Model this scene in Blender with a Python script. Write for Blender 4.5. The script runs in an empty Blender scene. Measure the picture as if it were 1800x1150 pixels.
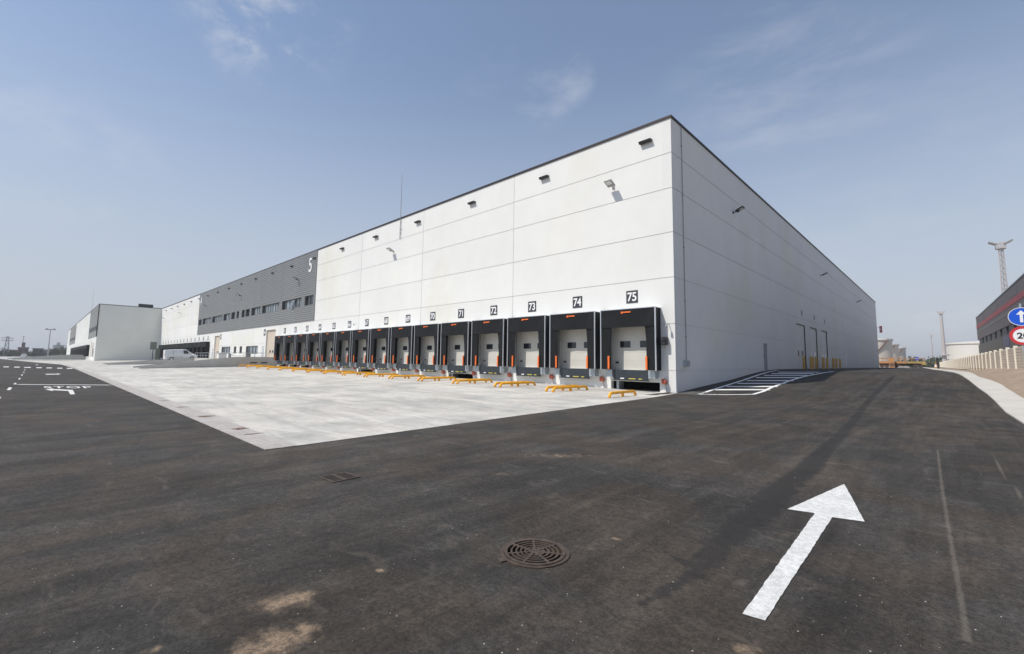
import bpy, math, random
from mathutils import Vector, Matrix
rnd = random.Random(7)
S = bpy.context.scene
COL = S.collection
R_ = math.radians

# ------------------------------------------------------------------ camera
F_PX = 790.9962
PITCH, ROLL, YAW = .0946, .0131, -.7655
EYE = Vector((10.2147, -23.0728, 1.6))
_cp, _sp, _cy, _sy, _cr, _sr = math.cos(PITCH), math.sin(PITCH), math.cos(YAW), math.sin(YAW), math.cos(ROLL), math.sin(ROLL)
FW = Vector((_sy*_cp, _cy*_cp, _sp))
_r0 = Vector((_cy, -_sy, 0)); _u0 = _r0.cross(FW)
RT = _r0*_cr + _u0*_sr
UP = _u0*_cr - _r0*_sr
cd = bpy.data.cameras.new('camera'); cam = bpy.data.objects.new('camera', cd); COL.objects.link(cam)
cd.sensor_fit = 'HORIZONTAL'; cd.sensor_width = 36; cd.lens = F_PX/1800*36
cd.shift_y = -16.01/1800; cd.clip_start = .05; cd.clip_end = 9000
m = Matrix((RT, UP, -FW)).transposed().to_4x4(); m.translation = EYE
cam.matrix_world = m
S.camera = cam

# ------------------------------------------------------------------ world, sun, exposure
SUN_TRAVEL = Vector((.33, .64, -1)).normalized()
EL = math.asin(-SUN_TRAVEL.z)
AZ = math.atan2(-SUN_TRAVEL.x, -SUN_TRAVEL.y)
w = bpy.data.worlds.new("World"); S.world = w; w.use_nodes = True
nt = w.node_tree; N = nt.nodes; L = nt.links
for n in list(N): N.remove(n)
out = N.new('ShaderNodeOutputWorld'); bg = N.new('ShaderNodeBackground'); L.new(bg.outputs[0], out.inputs[0])
sky = N.new('ShaderNodeTexSky'); sky.sky_type = 'NISHITA'; sky.sun_disc = False
sky.sun_elevation = EL; sky.sun_rotation = AZ; sky.altitude = 0; sky.air_density = 1.0; sky.dust_density = .4; sky.ozone_density = 1.5
bg.inputs[1].default_value = .145
tc = N.new('ShaderNodeTexCoord')
def wn(t, **k):
    n = N.new(t)
    for a, b in k.items(): setattr(n, a, b)
    return n
def ray(u, v):
    return (FW + RT*((u-900)/F_PX) - UP*((v-575+16.01)/F_PX)).normalized()
# wisps: soft patches of cloud at given directions, broken up by stretched noise
mp = wn('ShaderNodeMapping'); mp.inputs['Scale'].default_value = (1.6, 3.4, 6.5); mp.inputs['Rotation'].default_value = (.15, .2, .4)
L.new(tc.outputs['Generated'], mp.inputs[0])
no = wn('ShaderNodeTexNoise'); no.inputs['Scale'].default_value = 2.2; no.inputs['Detail'].default_value = 9; no.inputs['Roughness'].default_value = .66; no.inputs['Distortion'].default_value = .35
L.new(mp.outputs[0], no.inputs[0])
acc = None
for (u, v, rad, amp) in [(470, 10, 9, 1.0), (500, 78, 4.5, 1.0), (958, 172, 4, .35), (1000, 140, 3.5, .4), (850, 100, 5, .2), (120, 290, 8, .4), (20, 250, 8, .35), (1380, 200, 14, .30), (1560, 330, 14, .25), (1650, 545, 3.5, .8), (1740, 535, 3, .9), (1600, 550, 2, .5)]:
    d = ray(u, v)
    dp = wn('ShaderNodeVectorMath', operation='DOT_PRODUCT'); dp.inputs[1].default_value = d
    nr = wn('ShaderNodeVectorMath', operation='NORMALIZE'); L.new(tc.outputs['Generated'], nr.inputs[0]); L.new(nr.outputs[0], dp.inputs[0])
    mr = wn('ShaderNodeMapRange', interpolation_type='SMOOTHSTEP'); L.new(dp.outputs['Value'], mr.inputs[0])
    mr.inputs[1].default_value = math.cos(R_(rad)); mr.inputs[2].default_value = 1.0; mr.inputs[3].default_value = 0; mr.inputs[4].default_value = amp
    if acc is None: acc = mr.outputs[0]
    else:
        a = wn('ShaderNodeMath', operation='MAXIMUM'); L.new(acc, a.inputs[0]); L.new(mr.outputs[0], a.inputs[1]); acc = a.outputs[0]
th = wn('ShaderNodeMapRange', interpolation_type='SMOOTHSTEP'); L.new(no.outputs[0], th.inputs[0]); th.inputs[1].default_value = .40; th.inputs[2].default_value = .80
cm = wn('ShaderNodeMath', operation='MULTIPLY'); L.new(acc, cm.inputs[0]); L.new(th.outputs[0], cm.inputs[1])
mix = wn('ShaderNodeMix', data_type='RGBA'); L.new(cm.outputs[0], mix.inputs[0])
# haze whitening of the lower sky
sepz = wn('ShaderNodeSeparateXYZ'); L.new(tc.outputs['Generated'], sepz.inputs[0])
hz = wn('ShaderNodeMapRange', interpolation_type='SMOOTHSTEP'); L.new(sepz.outputs[2], hz.inputs[0])
hz.inputs[1].default_value = -.02; hz.inputs[2].default_value = .62; hz.inputs[3].default_value = .97; hz.inputs[4].default_value = .14
hm = wn('ShaderNodeMix', data_type='RGBA'); L.new(hz.outputs[0], hm.inputs[0]); L.new(sky.outputs[0], hm.inputs[6]); hm.inputs[7].default_value = (3.62, 3.88, 4.36, 1)
L.new(hm.outputs[2], mix.inputs[6]); mix.inputs[7].default_value = (4.5, 4.75, 5.2, 1)
L.new(mix.outputs[2], bg.inputs[0])
sl = bpy.data.lights.new('sun', 'SUN'); sl.energy = 4.1; sl.angle = R_(.6); sl.color = (1, .945, .86)
so = bpy.data.objects.new('sun', sl); COL.objects.link(so); so.rotation_euler = SUN_TRAVEL.to_track_quat('-Z', 'Y').to_euler(); so.location = (0, -50, 60)
S.view_settings.view_transform = 'Standard'; S.view_settings.look = 'None'; S.view_settings.exposure = 0; S.view_settings.gamma = 1
S.render.resolution_x = 1024; S.render.resolution_y = 654

# ------------------------------------------------------------------ geometry helpers
def V(*a): return Vector(a)
class MB:
    def __init__(s): s.v = []; s.f = []; s.m = []; s.mats = []
    def mi(s, mat):
        if mat not in s.mats: s.mats.append(mat)
        return s.mats.index(mat)
    def face(s, pts, mat=0):
        b = len(s.v); s.v += [tuple(p) for p in pts]; s.f.append(tuple(range(b, b+len(pts)))); s.m.append(mat); return s
    def box(s, x0, x1, y0, y1, z0, z1, mat=0, M=None):
        c = [V(x, y, z) for z in (z0, z1) for y in (y0, y1) for x in (x0, x1)]
        if M: c = [M @ p for p in c]
        b = len(s.v); s.v += [tuple(p) for p in c]
        for q in ((0, 2, 3, 1), (4, 5, 7, 6), (0, 1, 5, 4), (2, 6, 7, 3), (0, 4, 6, 2), (1, 3, 7, 5)):
            s.f.append(tuple(b+i for i in q)); s.m.append(mat)
        return s
    def prism(s, poly, a, b_, axis='x', mat=0, M=None):
        # poly: 2D points; extruded from a to b_ along axis ('x': poly=(y,z), 'y': (x,z), 'z': (x,y))
        def P(p, t):
            q = {'x': V(t, p[0], p[1]), 'y': V(p[0], t, p[1]), 'z': V(p[0], p[1], t)}[axis]
            return tuple(M @ q) if M else tuple(q)
        n = len(poly); b = len(s.v)
        s.v += [P(p, a) for p in poly] + [P(p, b_) for p in poly]
        s.f.append(tuple(b+i for i in range(n))[::-1]); s.m.append(mat)
        s.f.append(tuple(b+n+i for i in range(n))); s.m.append(mat)
        for i in range(n):
            j = (i+1) % n; s.f.append((b+i, b+j, b+n+j, b+n+i)); s.m.append(mat)
        return s
    def tube(s, pts, r, n=8, mat=0, cap=True):
        pts = [Vector(p) for p in pts]; rr = r if isinstance(r, (list, tuple)) else [r]*len(pts)
        b = len(s.v); side = None
        for i, p in enumerate(pts):
            t = (pts[min(i+1, len(pts)-1)] - pts[max(i-1, 0)]).normalized()
            if side is None: side = t.orthogonal().normalized()
            side = (side - t*side.dot(t)).normalized(); up = t.cross(side)
            for k in range(n):
                a = 2*math.pi*k/n; s.v.append(tuple(p + (side*math.cos(a) + up*math.sin(a))*rr[i]))
        for i in range(len(pts)-1):
            for k in range(n):
                k2 = (k+1) % n; s.f.append((b+i*n+k, b+i*n+k2, b+(i+1)*n+k2, b+(i+1)*n+k)); s.m.append(mat)
        if cap:
            s.f.append(tuple(b+k for k in range(n))[::-1]); s.m.append(mat)
            e = b+(len(pts)-1)*n; s.f.append(tuple(e+k for k in range(n))); s.m.append(mat)
        return s
    def lathe(s, prof, n=32, c=(0, 0, 0), mat=0):
        b = len(s.v)
        for (r, z) in prof:
            for k in range(n):
                a = 2*math.pi*k/n; s.v.append((c[0]+r*math.cos(a), c[1]+r*math.sin(a), c[2]+z))
        for i in range(len(prof)-1):
            for k in range(n):
                k2 = (k+1) % n; s.f.append((b+i*n+k, b+i*n+k2, b+(i+1)*n+k2, b+(i+1)*n+k)); s.m.append(mat)
        return s
    def build(s, name, mat, parent=None, smooth=False, loc=None, bevel=0):
        me = bpy.data.meshes.new(name); me.from_pydata(s.v, [], s.f)
        for mm in (mat if isinstance(mat, (list, tuple)) else [mat]): me.materials.append(mm)
        me.polygons.foreach_set('material_index', s.m)
        if smooth: me.polygons.foreach_set('use_smooth', [True]*len(me.polygons))
        me.update()
        o = bpy.data.objects.new(name, me); COL.objects.link(o)
        if parent: o.parent = parent
        if loc: o.location = loc
        if bevel:
            md = o.modifiers.new('bevel', 'BEVEL'); md.width = bevel; md.segments = 2; md.limit_method = 'ANGLE'
        return o
def tag(o, label=None, cat=None, group=None, kind=None):
    if label: o['label'] = label
    if cat: o['category'] = cat
    if group: o['group'] = group
    if kind: o['kind'] = kind
    return o
def empty(name, loc, label, cat, group=None, rz=0):
    o = bpy.data.objects.new(name, None); COL.objects.link(o); o.location = loc; o.rotation_euler = (0, 0, rz)
    o.empty_display_size = .2
    return tag(o, label, cat, group)
def copy_tree(o, parent=None):
    c = o.copy(); COL.objects.link(c); c.parent = parent
    for ch in o.children: copy_tree(ch, c)
    return c
def text_mesh(txt, size, bold=0.0, ext=0.0, align='CENTER', space=1.0):
    cu = bpy.data.curves.new('lettering', 'FONT'); cu.body = txt; cu.size = size; cu.offset = bold; cu.extrude = ext
    cu.align_x = align; cu.align_y = 'CENTER'; cu.space_character = space; cu.resolution_u = 6
    o = bpy.data.objects.new('lettering', cu); COL.objects.link(o)
    dg = bpy.context.evaluated_depsgraph_get()
    me = bpy.data.meshes.new_from_object(o.evaluated_get(dg)); bpy.data.objects.remove(o); bpy.data.curves.remove(cu)
    return me
def text_obj(name, txt, size, mat, M, parent=None, bold=0.0, ext=.004, sx=1.0, space=1.0):
    me = text_mesh(txt, size, bold, ext, space=space)
    xs = [v.co.x for v in me.vertices]; ys = [v.co.y for v in me.vertices]
    cx, cy = (min(xs)+max(xs))/2, (min(ys)+max(ys))/2
    for v in me.vertices: v.co = M @ V((v.co.x-cx)*sx, v.co.y-cy, v.co.z)
    me.materials.clear(); me.materials.append(mat); me.name = name
    o = bpy.data.objects.new(name, me); COL.objects.link(o); o.parent = parent
    return o
ORD = ['first', 'second', 'third', 'fourth', 'fifth', 'sixth', 'seventh', 'eighth', 'ninth', 'tenth', 'eleventh', 'twelfth', 'thirteenth', 'fourteenth', 'fifteenth', 'sixteenth', 'seventeenth', 'eighteenth', 'nineteenth', 'twentieth', 'twenty-first', 'twenty-second', 'twenty-third', 'twenty-fourth', 'twenty-fifth', 'twenty-sixth', 'twenty-seventh', 'twenty-eighth']
FRONT = Matrix(((1, 0, 0), (0, 0, -1), (0, 1, 0))).to_4x4()      # xy-plane text -> wall facing -Y
EAST = Matrix(((0, 0, 1), (1, 0, 0), (0, 1, 0))).to_4x4()        # -> wall facing +X

# terrain height
RY = [(-3, 0), (0, .05), (3, .24), (8.4, .55), (12, .83), (15, 1.03), (17, 1.12), (20, 1.17), (40, 1.17), (100, 1.12), (260, 1.0)]
def lerp(t, x):
    if x <= t[0][0]: return t[0][1]
    for (a, b), (c, d) in zip(t, t[1:]):
        if x <= c: return b + (d-b)*(x-a)/(c-a)
    return t[-1][1]
FXS = [(-160, .45), (-57, .42), (-33, .22), (-7, .14), (-.5, 0)]
def gz(x, y):
    if x >= -.6 or y > .5:
        z = lerp(RY, y)
        e = min(max((x-12.3)/1.3, 0), 1)
        return z + .36*e*e*(3-2*e)
    if y < -20: return 0.0
    return lerp(FXS, x)*(min(y, 0)+20)/20
def hit(u, v):
    d = ray(u, v); t = 1.5
    while t < 3000:
        p = EYE + d*t
        if p.z <= gz(p.x, p.y): break
        t += .02 if t < 80 else .5
    return p
def px(u, v, z=0.0):
    d = ray(u, v); return EYE + d*((z-EYE.z)/d.z)
def far(u, v, r):
    # point at horizontal distance r in the direction of a pixel
    d = ray(u, v); h = math.hypot(d.x, d.y); return EYE + d*(r/h)

# ------------------------------------------------------------------ materials
def mat(name, col=(.5, .5, .5), rough=.6, metal=0, spec=.5, noise=None, bump=None):
    """noise: list of (scale, amount, detail, stretch) multiplies the colour; bump: (scale, strength, distance)"""
    M_ = bpy.data.materials.new(name); M_.use_nodes = True; t = M_.node_tree; b = t.nodes['Principled BSDF']
    b.inputs['Base Color'].default_value = (*col, 1); b.inputs['Roughness'].default_value = rough; b.inputs['Metallic'].default_value = metal
    b.inputs['Specular IOR Level'].default_value = spec
    geo = t.nodes.new('ShaderNodeTexCoord')
    if noise:
        cur = None
        for (sc, am, de, st) in noise:
            mp_ = t.nodes.new('ShaderNodeMapping'); mp_.inputs['Scale'].default_value = st; t.links.new(geo.outputs['Object'], mp_.inputs[0])
            n = t.nodes.new('ShaderNodeTexNoise'); n.inputs['Scale'].default_value = sc; n.inputs['Detail'].default_value = de; t.links.new(mp_.outputs[0], n.inputs[0])
            r = t.nodes.new('ShaderNodeMapRange'); r.inputs[1].default_value = .3; r.inputs[2].default_value = .7; r.inputs[3].default_value = 1-am; r.inputs[4].default_value = 1+am
            t.links.new(n.outputs[0], r.inputs[0])
            if cur is None: cur = r.outputs[0]
            else:
                mm = t.nodes.new('ShaderNodeMath'); mm.operation = 'MULTIPLY'; t.links.new(cur, mm.inputs[0]); t.links.new(r.outputs[0], mm.inputs[1]); cur = mm.outputs[0]
        vm = t.nodes.new('ShaderNodeVectorMath'); vm.operation = 'SCALE'; vm.inputs[0].default_value = col; t.links.new(cur, vm.inputs['Scale'])
        t.links.new(vm.outputs[0], b.inputs['Base Color'])
    if bump:
        n = t.nodes.new('ShaderNodeTexNoise'); n.inputs['Scale'].default_value = bump[0]; n.inputs['Detail'].default_value = 4; t.links.new(geo.outputs['Object'], n.inputs[0])
        bp = t.nodes.new('ShaderNodeBump'); bp.inputs['Strength'].default_value = bump[1]; bp.inputs['Distance'].default_value = bump[2]
        t.links.new(n.outputs[0], bp.inputs['Height']); t.links.new(bp.outputs[0], b.inputs['Normal'])
    return M_
I1 = (1, 1, 1)
WHITE = mat('white_precast', (.765, .765, .742), .8, noise=[(.22, .028, 3, (1, 1, .8)), (1.1, .018, 5, (1, 1, .7)), (9, .012, 3, I1)], bump=(30, .08, .01))
def weather(M_):
    t = M_.node_tree; b = t.nodes['Principled BSDF']; src = b.inputs['Base Color'].links[0].from_socket
    tc = t.nodes.new('ShaderNodeTexCoord'); n = t.nodes.new('ShaderNodeTexNoise'); n.inputs['Scale'].default_value = .13; n.inputs['Detail'].default_value = 5; t.links.new(tc.outputs['Object'], n.inputs[0])
    r = t.nodes.new('ShaderNodeMapRange'); r.interpolation_type = 'SMOOTHSTEP'; r.inputs[1].default_value = .5; r.inputs[2].default_value = .72; r.inputs[4].default_value = .75; t.links.new(n.outputs[0], r.inputs[0])
    mx = t.nodes.new('ShaderNodeMix'); mx.data_type = 'RGBA'; mx.blend_type = 'MULTIPLY'; mx.inputs[7].default_value = (.985, .97, .88, 1); t.links.new(r.outputs[0], mx.inputs[0]); t.links.new(src, mx.inputs[6]); # each precast panel has a slightly different tone
    sp = t.nodes.new('ShaderNodeSeparateXYZ'); t.links.new(tc.outputs['Object'], sp.inputs[0])
    cb = t.nodes.new('ShaderNodeCombineXYZ')
    for ax_, off, per, cap in ((0, .55, 11.32, 1e6), (1, 0, 40, 1e6), (2, -1.187, 2.485, 13.0)):
        mn = t.nodes.new('ShaderNodeMath'); mn.operation = 'MINIMUM'; mn.inputs[1].default_value = cap; t.links.new(sp.outputs[ax_], mn.inputs[0])
        ad = t.nodes.new('ShaderNodeMath'); ad.operation = 'ADD'; ad.inputs[1].default_value = off; t.links.new(mn.outputs[0], ad.inputs[0])
        dv = t.nodes.new('ShaderNodeMath'); dv.operation = 'DIVIDE'; dv.inputs[1].default_value = per; t.links.new(ad.outputs[0], dv.inputs[0])
        fl = t.nodes.new('ShaderNodeMath'); fl.operation = 'FLOOR'; t.links.new(dv.outputs[0], fl.inputs[0])
        if ax_ != 1: t.links.new(fl.outputs[0], cb.inputs[ax_])
    wn_ = t.nodes.new('ShaderNodeTexWhiteNoise'); t.links.new(cb.outputs[0], wn_.inputs['Vector'])
    mr = t.nodes.new('ShaderNodeMapRange'); mr.inputs[3].default_value = .965; mr.inputs[4].default_value = 1.02; t.links.new(wn_.outputs['Value'], mr.inputs[0])
    sc_ = t.nodes.new('ShaderNodeVectorMath'); sc_.operation = 'SCALE'; t.links.new(mx.outputs[2], sc_.inputs[0]); t.links.new(mr.outputs[0], sc_.inputs['Scale'])
    t.links.new(sc_.outputs[0], b.inputs['Base Color'])
weather(WHITE)
JOINT = mat('panel_joint', (.70, .70, .68), .9)
CLAD = mat('grey_cladding', (.245, .25, .25), .45, .15, noise=[(.5, .05, 2, (1, 1, .1))])
COPE = mat('dark_coping', (.030, .022, .024), .5, .3)
BLACKF = mat('black_shelter_fabric', (.009, .010, .012), .7, 0, .25, noise=[(2.5, .3, 3, (1, 1, .4))], bump=(3, .25, .05))
BLACKS = mat('black_shelter_side', (.007, .008, .012), .6, 0, .3, noise=[(2.0, .3, 3, I1)], bump=(2.5, .3, .06))
ALU = mat('aluminium', (.62, .64, .66), .38, .7, noise=[(4, .05, 2, I1)])
GALV = mat('galvanised_steel', (.42, .47, .50), .45, .5, noise=[(6, .12, 3, I1)])
DOORM = mat('cream_door', (.60, .585, .53), .5, noise=[(1.5, .03, 2, I1)])
LBY = mat('label_yellow', (.6, .5, .08), .5)
GREYT = mat('grey_track', (.40, .41, .40), .55)
BEIGE = mat('beige_door', (.62, .53, .43), .55, noise=[(1.2, .03, 2, I1)])
GREYD = mat('grey_door', (.78, .775, .74), .55, noise=[(1.2, .04, 2, I1)])
GLASS = mat('dark_glass', (.025, .03, .036), .08, 0, .7)
BLIND = mat('glass_with_pale_blind', (.20, .23, .25), .15, 0, .6, noise=[(2.5, .45, 1, (1, 1, .02))])
FRAME = mat('dark_frame', (.035, .038, .042), .45)
ORANGE = mat('orange_plastic', (.85, .17, .025), .5)
YELLOW = mat('yellow_paint', (.86, .40, .012), .42, noise=[(3, .10, 4, I1), (14, .05, 3, I1)])
OCHRE = mat('ochre_paint', (.60, .36, .10), .5, noise=[(3, .1, 3, I1)])
STEEL = mat('dark_leveller_steel', (.035, .045, .055), .5, .2, noise=[(4, .15, 3, I1)])
RUSTR = mat('red_chock_rubber', (.36, .085, .05), .7, noise=[(8, .25, 3, I1)])
SIGND = mat('dark_sign_face', (.045, .047, .055), .5)
SIGNW = mat('white_lettering', (.85, .85, .85), .5)
LAMPG = mat('lamp_grey_casting', (.33, .33, .33), .5, .3)
LAMPD = mat('lamp_dark_casting', (.04, .04, .045), .5, .2)
LENS = mat('lamp_lens', (.75, .76, .76), .15)
CONC = mat('ramp_concrete', (.50, .49, .455), .85, noise=[(.7, .08, 4, (1, 1, .4)), (5, .05, 4, I1)], bump=(12, .15, .01))
SLABC = mat('pale_slab_concrete', (.44, .435, .41), .85, noise=[(.3, .10, 5, I1), (2, .05, 4, I1)])
PIT_SHADE = mat('painted_pit_shade', (.006, .006, .006), 1, 0, 0)  # near-black colour puts the shade of openings, slots and shafts into the surface
CARW = mat('white_car_paint', (.72, .73, .74), .25, 0, .6)
TYRE = mat('tyre_rubber', (.02, .02, .02), .85)
IRON = mat('rusty_cast_iron', (.085, .062, .047), .6, .35, noise=[(14, .35, 5, I1), (60, .2, 3, I1)], bump=(60, .3, .003))
EARTH = mat('dry_earth', (.30, .235, .175), .95, noise=[(.25, .12, 5, I1), (2.5, .15, 5, I1), (18, .15, 3, I1)], bump=(8, .5, .05))
KERBM = mat('pale_kerb_concrete', (.52, .50, .46), .85, noise=[(.8, .06, 4, I1), (6, .06, 4, I1)], bump=(25, .2, .01))
PAINT = mat('road_paint', (.64, .635, .61), .65, noise=[(3, .08, 5, I1), (16, .16, 6, I1), (70, .16, 4, I1)], bump=(60, .7, .006))
PAINTF = mat('fresh_road_paint', (.82, .82, .81), .6, noise=[(4, .06, 4, I1)])

def yard_mat():
    M_ = bpy.data.materials.new('yard_concrete'); M_.use_nodes = True; t = M_.node_tree; b = t.nodes['Principled BSDF']; n_ = t.nodes; l_ = t.links
    tc = n_.new('ShaderNodeTexCoord')
    def nz(scale, det, st, rot=0, dist=0, rough=.5):
        mp_ = n_.new('ShaderNodeMapping'); mp_.inputs['Scale'].default_value = st; mp_.inputs['Rotation'].default_value = (0, 0, rot); l_.new(tc.outputs['Object'], mp_.inputs[0])
        n = n_.new('ShaderNodeTexNoise'); n.inputs['Scale'].default_value = scale; n.inputs['Detail'].default_value = det; n.inputs['Distortion'].default_value = dist; n.inputs['Roughness'].default_value = rough
        l_.new(mp_.outputs[0], n.inputs[0]); return n.outputs[0]
    def rng(s, a, c, lo, hi):
        r = n_.new('ShaderNodeMapRange'); r.interpolation_type = 'SMOOTHSTEP'; r.inputs[1].default_value = a; r.inputs[2].default_value = c; r.inputs[3].default_value = lo; r.inputs[4].default_value = hi; l_.new(s, r.inputs[0]); return r.outputs[0]
    def mul(a, c):
        m_ = n_.new('ShaderNodeMath'); m_.operation = 'MULTIPLY'; l_.new(a, m_.inputs[0]); l_.new(c, m_.inputs[1]); return m_.outputs[0]
    a = rng(nz(.35, 6, (1.0, 1.0, 1), 0, 1.0, .6), .35, .65, .84, 1.09)
    c = rng(nz(.9, 6, (.30, 1.7, 1), .75, 1.2, .62), .38, .66, 1.06, .84)
    d = rng(nz(5, 5, I1), .3, .7, .93, 1.06)
    e = rng(nz(.11, 3, I1), .35, .7, .92, 1.06)
    k = mul(mul(a, c), mul(d, e))
    # saw-cut joints every 5.5 m
    sep = n_.new('ShaderNodeSeparateXYZ'); l_.new(tc.outputs['Object'], sep.inputs[0])
    for ax, per in ((0, 5.7), (1, 5.2)):
        dv = n_.new('ShaderNodeMath'); dv.operation = 'DIVIDE'; l_.new(sep.outputs[ax], dv.inputs[0]); dv.inputs[1].default_value = per
        fr = n_.new('ShaderNodeMath'); fr.operation = 'FRACT'; l_.new(dv.outputs[0], fr.inputs[0])
        j = n_.new('ShaderNodeMath'); j.operation = 'GREATER_THAN'; l_.new(fr.outputs[0], j.inputs[0]); j.inputs[1].default_value = .004
        r = n_.new('ShaderNodeMapRange'); l_.new(j.outputs[0], r.inputs[0]); r.inputs[3].default_value = .72; r.inputs[4].default_value = 1
        k = mul(k, r.outputs[0])
    warm = n_.new('ShaderNodeMix'); warm.data_type = 'RGBA'; warm.inputs[6].default_value = (.56, .53, .48, 1); warm.inputs[7].default_value = (.49, .478, .44, 1)
    l_.new(rng(nz(.5, 4, I1, 1.2, .6), .4, .62, 0, 1), warm.inputs[0])
    vm = n_.new('ShaderNodeVectorMath'); vm.operation = 'SCALE'; l_.new(warm.outputs[2], vm.inputs[0]); l_.new(k, vm.inputs['Scale']); l_.new(vm.outputs[0], b.inputs['Base Color'])
    b.inputs['Roughness'].default_value = .8
    bp = n_.new('ShaderNodeBump'); bp.inputs['Strength'].default_value = .3; bp.inputs['Distance'].default_value = .01; l_.new(nz(20, 4, I1), bp.inputs['Height']); l_.new(bp.outputs[0], b.inputs['Normal'])
    return M_
YARD = yard_mat()

def asphalt_mat():
    M_ = bpy.data.materials.new('asphalt'); M_.use_nodes = True; t = M_.node_tree; b = t.nodes['Principled BSDF']; n_ = t.nodes; l_ = t.links
    tc = n_.new('ShaderNodeTexCoord')
    def nz(scale, det, st=I1, rot=0, dist=0, rough=.5):
        mp_ = n_.new('ShaderNodeMapping'); mp_.inputs['Scale'].default_value = st; mp_.inputs['Rotation'].default_value = (0, 0, rot); l_.new(tc.outputs['Object'], mp_.inputs[0])
        n = n_.new('ShaderNodeTexNoise'); n.inputs['Scale'].default_value = scale; n.inputs['Detail'].default_value = det; n.inputs['Distortion'].default_value = dist; n.inputs['Roughness'].default_value = rough
        l_.new(mp_.outputs[0], n.inputs[0]); return n.outputs[0]
    def rng(s, a, c, lo, hi):
        r = n_.new('ShaderNodeMapRange'); r.interpolation_type = 'SMOOTHSTEP'; r.inputs[1].default_value = a; r.inputs[2].default_value = c; r.inputs[3].default_value = lo; r.inputs[4].default_value = hi; l_.new(s, r.inputs[0]); return r.outputs[0]
    def op(o, a, c):
        m_ = n_.new('ShaderNodeMath'); m_.operation = o
        for i, q in enumerate((a, c)):
            if isinstance(q, (int, float)): m_.inputs[i].default_value = q
            else: l_.new(q, m_.inputs[i])
        return m_.outputs[0]
    def mixc(f, a, c):
        mx = n_.new('ShaderNodeMix'); mx.data_type = 'RGBA'; l_.new(f, mx.inputs[0])
        for i, q in ((6, a), (7, c)):
            if isinstance(q, tuple): mx.inputs[i].default_value = (*q, 1)
            else: l_.new(q, mx.inputs[i])
        return mx.outputs[2]
    grain = rng(nz(170, 3, rough=.7), .30, .70, .62, 1.45)
    grain2 = op('MULTIPLY', rng(nz(42, 5, rough=.75), .34, .66, .62, 1.40), rng(nz(13, 4, rough=.7), .35, .65, .86, 1.15))
    blot = rng(nz(1.1, 6, rough=.62, dist=.6), .34, .66, .80, 1.20)
    big = rng(nz(.16, 4, dist=.8), .35, .65, .88, 1.10)
    streak = op('MULTIPLY', rng(nz(.7, 5, (2.6, .32, 1), .95, .8, .6), .38, .68, .86, 1.20), rng(nz(1.6, 6, (3.2, .22, 1), -.12, .5, .62), .36, .66, .88, 1.16))
    k = op('MULTIPLY', op('MULTIPLY', grain, grain2), op('MULTIPLY', blot, op('MULTIPLY', big, streak)))
    base = mixc(rng(nz(.55, 5, dist=.8, rough=.6), .38, .62, 0, 1), (.0415, .0388, .0352), (.0500, .0412, .0330))
    vm = n_.new('ShaderNodeVectorMath'); vm.operation = 'SCALE'; l_.new(base, vm.inputs[0]); l_.new(k, vm.inputs['Scale'])
    col = vm.outputs[0]
    # pale dusty scuffs
    dust = op('MULTIPLY', rng(nz(1.7, 7, (1.0, 2.2, 1), .5, .9, .66), .55, .72, 0, 1), rng(nz(14, 4, rough=.7), .35, .7, .1, .40))
    col = mixc(dust, col, (.20, .17, .14))
    # attributes painted where the stains lie
    def attr(nm):
        a = n_.new('ShaderNodeAttribute'); a.attribute_name = nm; return a.outputs['Fac']
    edge = op('SUBTRACT', nz(5, 6, rough=.65), .5)
    dk = rng(op('ADD', attr('dark'), op('MULTIPLY', edge, .95)), .42, .68, 0, .68)
    col = mixc(dk, col, (.018, .0175, .018))
    edge2 = op('SUBTRACT', nz(9, 7, rough=.7), .5)
    sd = rng(op('ADD', attr('sand'), op('MULTIPLY', edge2, 1.7)), .28, 1.0, 0, .95)
    sdg = op('MULTIPLY', sd, rng(nz(38, 5, rough=.75), .36, .60, .30, 1))
    col = mixc(sdg, col, (.31, .225, .15))
    ln = rng(op('ADD', attr('line'), op('MULTIPLY', edge2, .9)), .30, .95, 0, .40)
    col = mixc(op('MULTIPLY', ln, rng(nz(60, 3), .3, .6, .5, 1)), col, (.23, .20, .165))
    # bright grit
    vor = n_.new('ShaderNodeTexVoronoi'); vor.inputs['Scale'].default_value = 9; l_.new(tc.outputs['Object'], vor.inputs[0])
    g = op('MULTIPLY', rng(vor.outputs['Distance'], .03, .055, 1, 0), rng(nz(2.2, 3), .52, .60, 0, 1))
    col = mixc(g, col, (.50, .48, .44))
    vor2 = n_.new('ShaderNodeTexVoronoi'); vor2.inputs['Scale'].default_value = 60; l_.new(tc.outputs['Object'], vor2.inputs[0])
    g2 = op('MULTIPLY', rng(vor2.outputs['Distance'], .10, .2, 1, 0), rng(nz(30, 2), .60, .66, 0, .55))
    col = mixc(g2, col, (.24, .22, .20))
    l_.new(col, b.inputs['Base Color'])
    b.inputs['Roughness'].default_value = .85; b.inputs['Specular IOR Level'].default_value = .3
    bp = n_.new('ShaderNodeBump'); bp.inputs['Strength'].default_value = .6; bp.inputs['Distance'].default_value = .006
    l_.new(op('ADD', nz(150, 3, rough=.7), nz(45, 3)), bp.inputs['Height']); l_.new(bp.outputs[0], b.inputs['Normal'])
    return M_
ASPH = asphalt_mat()

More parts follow.
